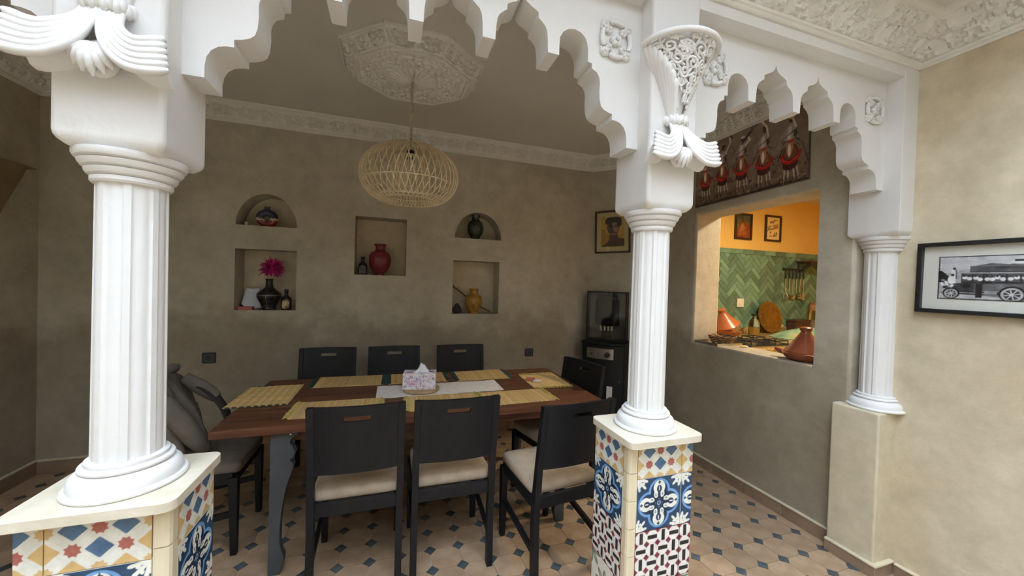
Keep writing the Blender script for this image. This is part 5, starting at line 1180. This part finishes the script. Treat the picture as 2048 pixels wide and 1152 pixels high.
def tagine(label, loc, s, mt, tilt=0.0, rz=0.0, handle=True):
    t = thing('tagine', label, 'tagine', loc, rz)
    MB().lathe([(0, 0), (.085 * s, 0), (.118 * s, .020 * s), (.132 * s, .048 * s), (.136 * s, .052 * s), (.128 * s, .054 * s), (.11 * s, .03 * s), (0, .02 * s)], 40).build('base_dish', mt, t, smooth=50)
    m = MB().lathe([(0, .0), (.120 * s, 0), (.122 * s, .010 * s), (.090 * s, .050 * s), (.060 * s, .095 * s), (.038 * s, .130 * s), (.030 * s, .142 * s), (.028 * s, .150 * s), (.036 * s, .160 * s), (.036 * s, .176 * s), (.026 * s, .182 * s), (0, .182 * s)], 40)
    o = m.build('lid', mt, t, smooth=45); o.location = (0, 0, .050 * s + .12 * s * abs(math.sin(tilt))); o.rotation_euler = (0, tilt, 0)
    if handle:
        h_ = MB().tube([(-.12 * s, 0, .035 * s), (-.165 * s, 0, .045 * s), (-.185 * s, 0, .060 * s)], [.020 * s, .018 * s, .010 * s], 8); o = h_.build('handle', mt, t, smooth=70)
tagine('glossy dark red tagine on the sill of the kitchen opening', (2.672, 1.745, OPN[2] + .001), .98, 'clay', rz=-PI / 2 + .2)
tagine('orange clay tagine with its lid ajar at the back left of the counter', (3.915, 3.47, CZ + .001), 1.25, 'oclay', tilt=-.42, handle=False)
t = thing('serving_tray', 'grey metal tray at the far end of the kitchen sill', 'tray', (2.665, 2.44, OPN[2] + .001)); MB().b2(-.13, .13, -.115, .115, 0, .006).build('tray_bottom', 'steel', t, bevel=.002)
m = MB()
for a, b_ in (((-.135, .135), (-.12, -.113)), ((-.135, .135), (.113, .12)), ((-.135, -.128), (-.113, .113)), ((.128, .135), (-.113, .113))): m.b2(a[0], a[1], b_[0], b_[1], 0, .018)
m.build('tray_rim', 'steel', t)
t = thing('wicker_basket', 'low brown wicker basket on the grey tray', 'basket', (2.690, 2.42, OPN[2] + .0075)); m = MB()
for k in range(7): rr = .070 + .034 * (k / 6) ** .7; m.tube([(rr * math.cos(2 * PI * q / 36), rr * math.sin(2 * PI * q / 36) * 1.0, .004 + .0095 * k + .003 * math.sin(9 * 2 * PI * q / 36 + k * PI)) for q in range(36)], .0062, 5, closed=True)
m.build('woven_wall', 'wicker', t, smooth=70); MB().lathe([(0, 0), (.072, 0), (.072, .006), (0, .006)], 30).build('basket_floor', 'wicker', t)
tag(MB().ball((0, 0, .006), (.04, .022, .006), 14, 6).build('bread_piece', 'jargrain', smooth=60), 'pale scrap of bread on the kitchen sill near the basket', 'bread').location = (2.74, 2.255, OPN[2] + .001)
# brass plate leaning on the tiles
t = thing('brass_plate', 'round hammered brass plate leaning against the green tiles', 'plate', (4.87, 3.655, CZ + .212)); t.rotation_euler = (math.radians(-12), 0, 0)
MB().lathe([(0, 0), (.13, .002), (.15, .012), (.20, .018), (.212, .022), (.214, .018), (.20, .010), (.14, -.006), (0, -.008)], 48, T=Matrix.Rotation(PI / 2, 4, 'X')).build('dish', 'brass', t, smooth=50)
for k in range(8): a = 2 * PI * k / 8; MB().ball((.17 * math.cos(a), -.016, .17 * math.sin(a)), (.014, .007, .014), 10, 6).build('boss', 'brass', t, smooth=70)
t = thing('oil_bottle', 'clear bottle half full of golden oil on the kitchen counter', 'bottle', (4.37, 3.47, CZ + .001))
MB().lathe([(0, 0), (.062, 0), (.064, .004), (.064, .15), (.05, .19), (.026, .215), (.026, .245), (0, .245)], 26).build('glass_body', 'glass', t, smooth=50); MB().lathe([(0, .004), (.058, .004), (.058, .10), (0, .10)], 24).build('oil', 'oil', t, smooth=40); MB().lathe([(0, .245), (.030, .245), (.030, .272), (0, .272)], 18).build('cap', 'blackframe', t, smooth=40)
t = thing('glass_jar', 'squat glass jar of grains by the wooden box', 'jar', (5.25, 3.47, CZ + .001)); MB().lathe([(0, 0), (.085, 0), (.09, .02), (.085, .075), (.05, .09), (0, .09)], 26).build('glass_body', 'glass', t, smooth=50); MB().lathe([(0, .004), (.078, .004), (.078, .05), (0, .055)], 22).build('grains', 'jargrain', t, smooth=40); MB().lathe([(0, .09), (.05, .09), (.05, .105), (.02, .112), (.015, .13), (0, .132)], 20).build('lid', 'glass', t, smooth=50)
t = thing('wooden_box', 'dark wooden box at the back of the kitchen counter', 'box', (5.44, 3.645, CZ + .001)); MB().b2(-.15, .13, -.06, .06, 0, .15).build('box_body', 'darkwood', t, bevel=.004); MB().b2(-.155, .135, -.065, .065, .15, .178).build('lid', 'darkwood', t, bevel=.004)
t = thing('storage_jar', 'tall jar with a patterned red lid at the right of the counter', 'jar', (5.72, 3.585, CZ + .001)); MB().lathe([(0, 0), (.098, 0), (.102, .01), (.102, .29), (.09, .31), (0, .31)], 30).build('glass_body', 'glass', t, smooth=45); MB().lathe([(0, .005), (.092, .005), (.092, .17), (0, .175)], 26).build('grains', 'jargrain', t, smooth=45); MB().lathe([(0, .31), (.106, .31), (.106, .40), (.09, .415), (0, .415)], 30).build('lid', 'redlid', t, smooth=45)
# cloth heaped on the counter
m = MB().grid(lambda u, v: (4.50 + .72 * u + .05 * math.sin(v * 7), 2.86 + .55 * v + .03 * math.sin(u * 11), CZ + .004 + (.115 * math.sin(PI * u) ** .8 * math.sin(PI * v) ** .7) * (1 + .35 * math.sin(u * 14 + v * 6)) * (.7 + .5 * u)), 36, 24)
tag(m.build('dish_cloth', 'cloth', smooth=80), 'green and yellow cloth crumpled on the counter behind the red tagine', 'cloth')
# hanging utensils
rk = thing('utensil_rail', 'black rail for hanging ladles on the green tiles', 'rail', (5.40, KY1 - .016, 1.81)); MB().b2(-.21, .21, -.022, -.004, -.010, .014).build('bar', 'iron', rk, bevel=.003)
for x in (-.18, .18): MB().b2(x - .012, x + .012, -.006, 0, -.02, .02).build('bracket', 'iron', rk)
for k in range(6): MB().tube([(-.175 + .07 * k, -.022, .0), (-.175 + .07 * k, -.032, -.008), (-.175 + .07 * k, -.032, .0)], .003, 5).build('hook', 'iron', rk)
KIND = [('whisk', 'wire whisk hanging first from the left on the utensil rail', 'whisk'), ('ladle', 'steel ladle hanging second on the utensil rail', 'ladle'), ('skimmer', 'slotted skimmer hanging third on the utensil rail', 'skimmer'), ('ladle', 'deep steel ladle hanging fourth on the utensil rail', 'ladle'), ('masher', 'wire masher hanging fifth on the utensil rail', 'masher'), ('spatula', 'steel spatula hanging last on the right of the utensil rail', 'spatula')]
for k, (nm, lab, cat) in enumerate(KIND):
    x = 5.40 - .175 + .07 * k; t = thing(nm, lab, cat, (x, KY1 - .050, 1.802)); t['group'] = 'utensils on the kitchen rail'
    MB().tube([(0, 0, 0), (0, -.002, -.06), (0, 0, -.125)], [.009, .011, .009], 8).build('handle', 'darkplastic', t, smooth=60); MB().tube([(0, 0, -.12), (0, 0, -.32)], .0045, 6).build('shank', 'steel', t, smooth=60)
    hd = MB()
    if nm == 'ladle': hd.lathe([(0, -.034), (.020, -.029), (.031, -.014), (.034, .0), (.031, 0), (.020, -.024), (0, -.029)], 22, (0, -.03, -.345))
    elif nm == 'skimmer': hd.lathe([(0, 0), (.029, .004), (.034, .008), (.029, .007), (0, .003)], 24, T=Matrix.Translation((0, -.005, -.375)) @ Matrix.Rotation(PI / 2, 4, 'X'))
    elif nm == 'whisk':
        for q in range(6): a = PI * q / 6; hd.tube([(0, 0, -.31), (.035 * math.cos(a), .035 * math.sin(a), -.37), (.030 * math.cos(a), .030 * math.sin(a), -.415), (0, 0, -.43), (-.030 * math.cos(a), -.030 * math.sin(a), -.415), (-.035 * math.cos(a), -.035 * math.sin(a), -.37), (0, 0, -.31)], .0022, 4)
    elif nm == 'masher': hd.tube([(-.03, 0, -.36), (-.03, 0, -.40), (-.01, 0, -.40), (-.01, 0, -.35), (.01, 0, -.35), (.01, 0, -.40), (.03, 0, -.40), (.03, 0, -.36), (0, 0, -.315)], .005, 6)
    else: hd.hexa([(-.03, -.003, -.42), (.03, -.003, -.42), (.03, .003, -.42), (-.03, .003, -.42)], [(-.018, -.003, -.31), (.018, -.003, -.31), (.018, .003, -.31), (-.018, .003, -.31)])
    hd.build('head', 'steel', t, smooth=50)
# bracket shelf
t = thing('wall_shelf', 'black bracket shelf on the kitchen wall right of the utensils', 'shelf', (5.62, KY1 - .014, 1.83)); MB().b2(-.16, .40, -.20, 0, .085, .105).build('board', 'darkwood', t, bevel=.002); m = MB().tube([(-.12, -.005, .085), (-.12, -.005, -.06), (-.12, -.03, -.05), (-.12, -.18, .075)], .009, 6); m.tube([(-.12 + .0, -.06 + .035 * math.cos(2 * PI * q / 18), .045 + .03 * math.sin(2 * PI * q / 18)) for q in range(18)], .006, 5, closed=True).build('scroll_bracket', 'iron', t); MB().b2(-.15, .39, -.196, -.185, .02, .085).build('front_rail', 'iron', t)
# small kitchen pictures
r = Ras(.2, .26, 70, (104, 84, 50)); r.poly([(0, 0), (.2, 0), (.2, .12), (.12, .2), (0, .08)], (140, 70, 34)); r.poly([(.02, .02), (.1, .18), (.16, .04)], (160, 92, 50)); r.rect(0, .19, .2, .26, (84, 84, 62)); r.ell(.09, .12, .03, .05, (176, 120, 74)); r.noise(8, .03, 2)
framed('kitchen_picture', 'small dark-framed abstract picture in warm browns on the ochre kitchen wall', .300, .350, .022, .026, 'brownframe', r, None, (4.452, KY1 - .0005, 2.350), (0, 0, 0), glass=False)
r = Ras(.2, .26, 90, (226, 200, 140)); q = random.Random(2); ik = (92, 64, 16)
def scrawl(x, y, w, h, n, sl):
    p = [(x + w * k / n + q.uniform(-.004, .004), y + sl * k / n + (h if k % 2 else 0) * q.uniform(.5, 1.1)) for k in range(n + 1)]; r.line(p, .0065, ik)
scrawl(.05, .185, .07, .045, 7, .01); scrawl(.12, .215, .05, .02, 4, .01); scrawl(.02, .135, .05, .02, 5, .008); scrawl(.10, .150, .08, .024, 6, .02); scrawl(.02, .095, .16, .034, 15, .042); scrawl(.10, .030, .06, .050, 6, .012); scrawl(.05, .035, .04, .014, 4, 0); r.ell(.066, .083, .010, .010, ik); r.ell(.155, .080, .012, .009, ik, rot=.5)
framed('kitchen_print', 'small dark-framed cream print with slanting handwriting on the ochre kitchen wall', .300, .360, .022, .026, 'brownframe', r, None, (4.995, KY1 - .0005, 2.362), (0, 0, 0), glass=False)
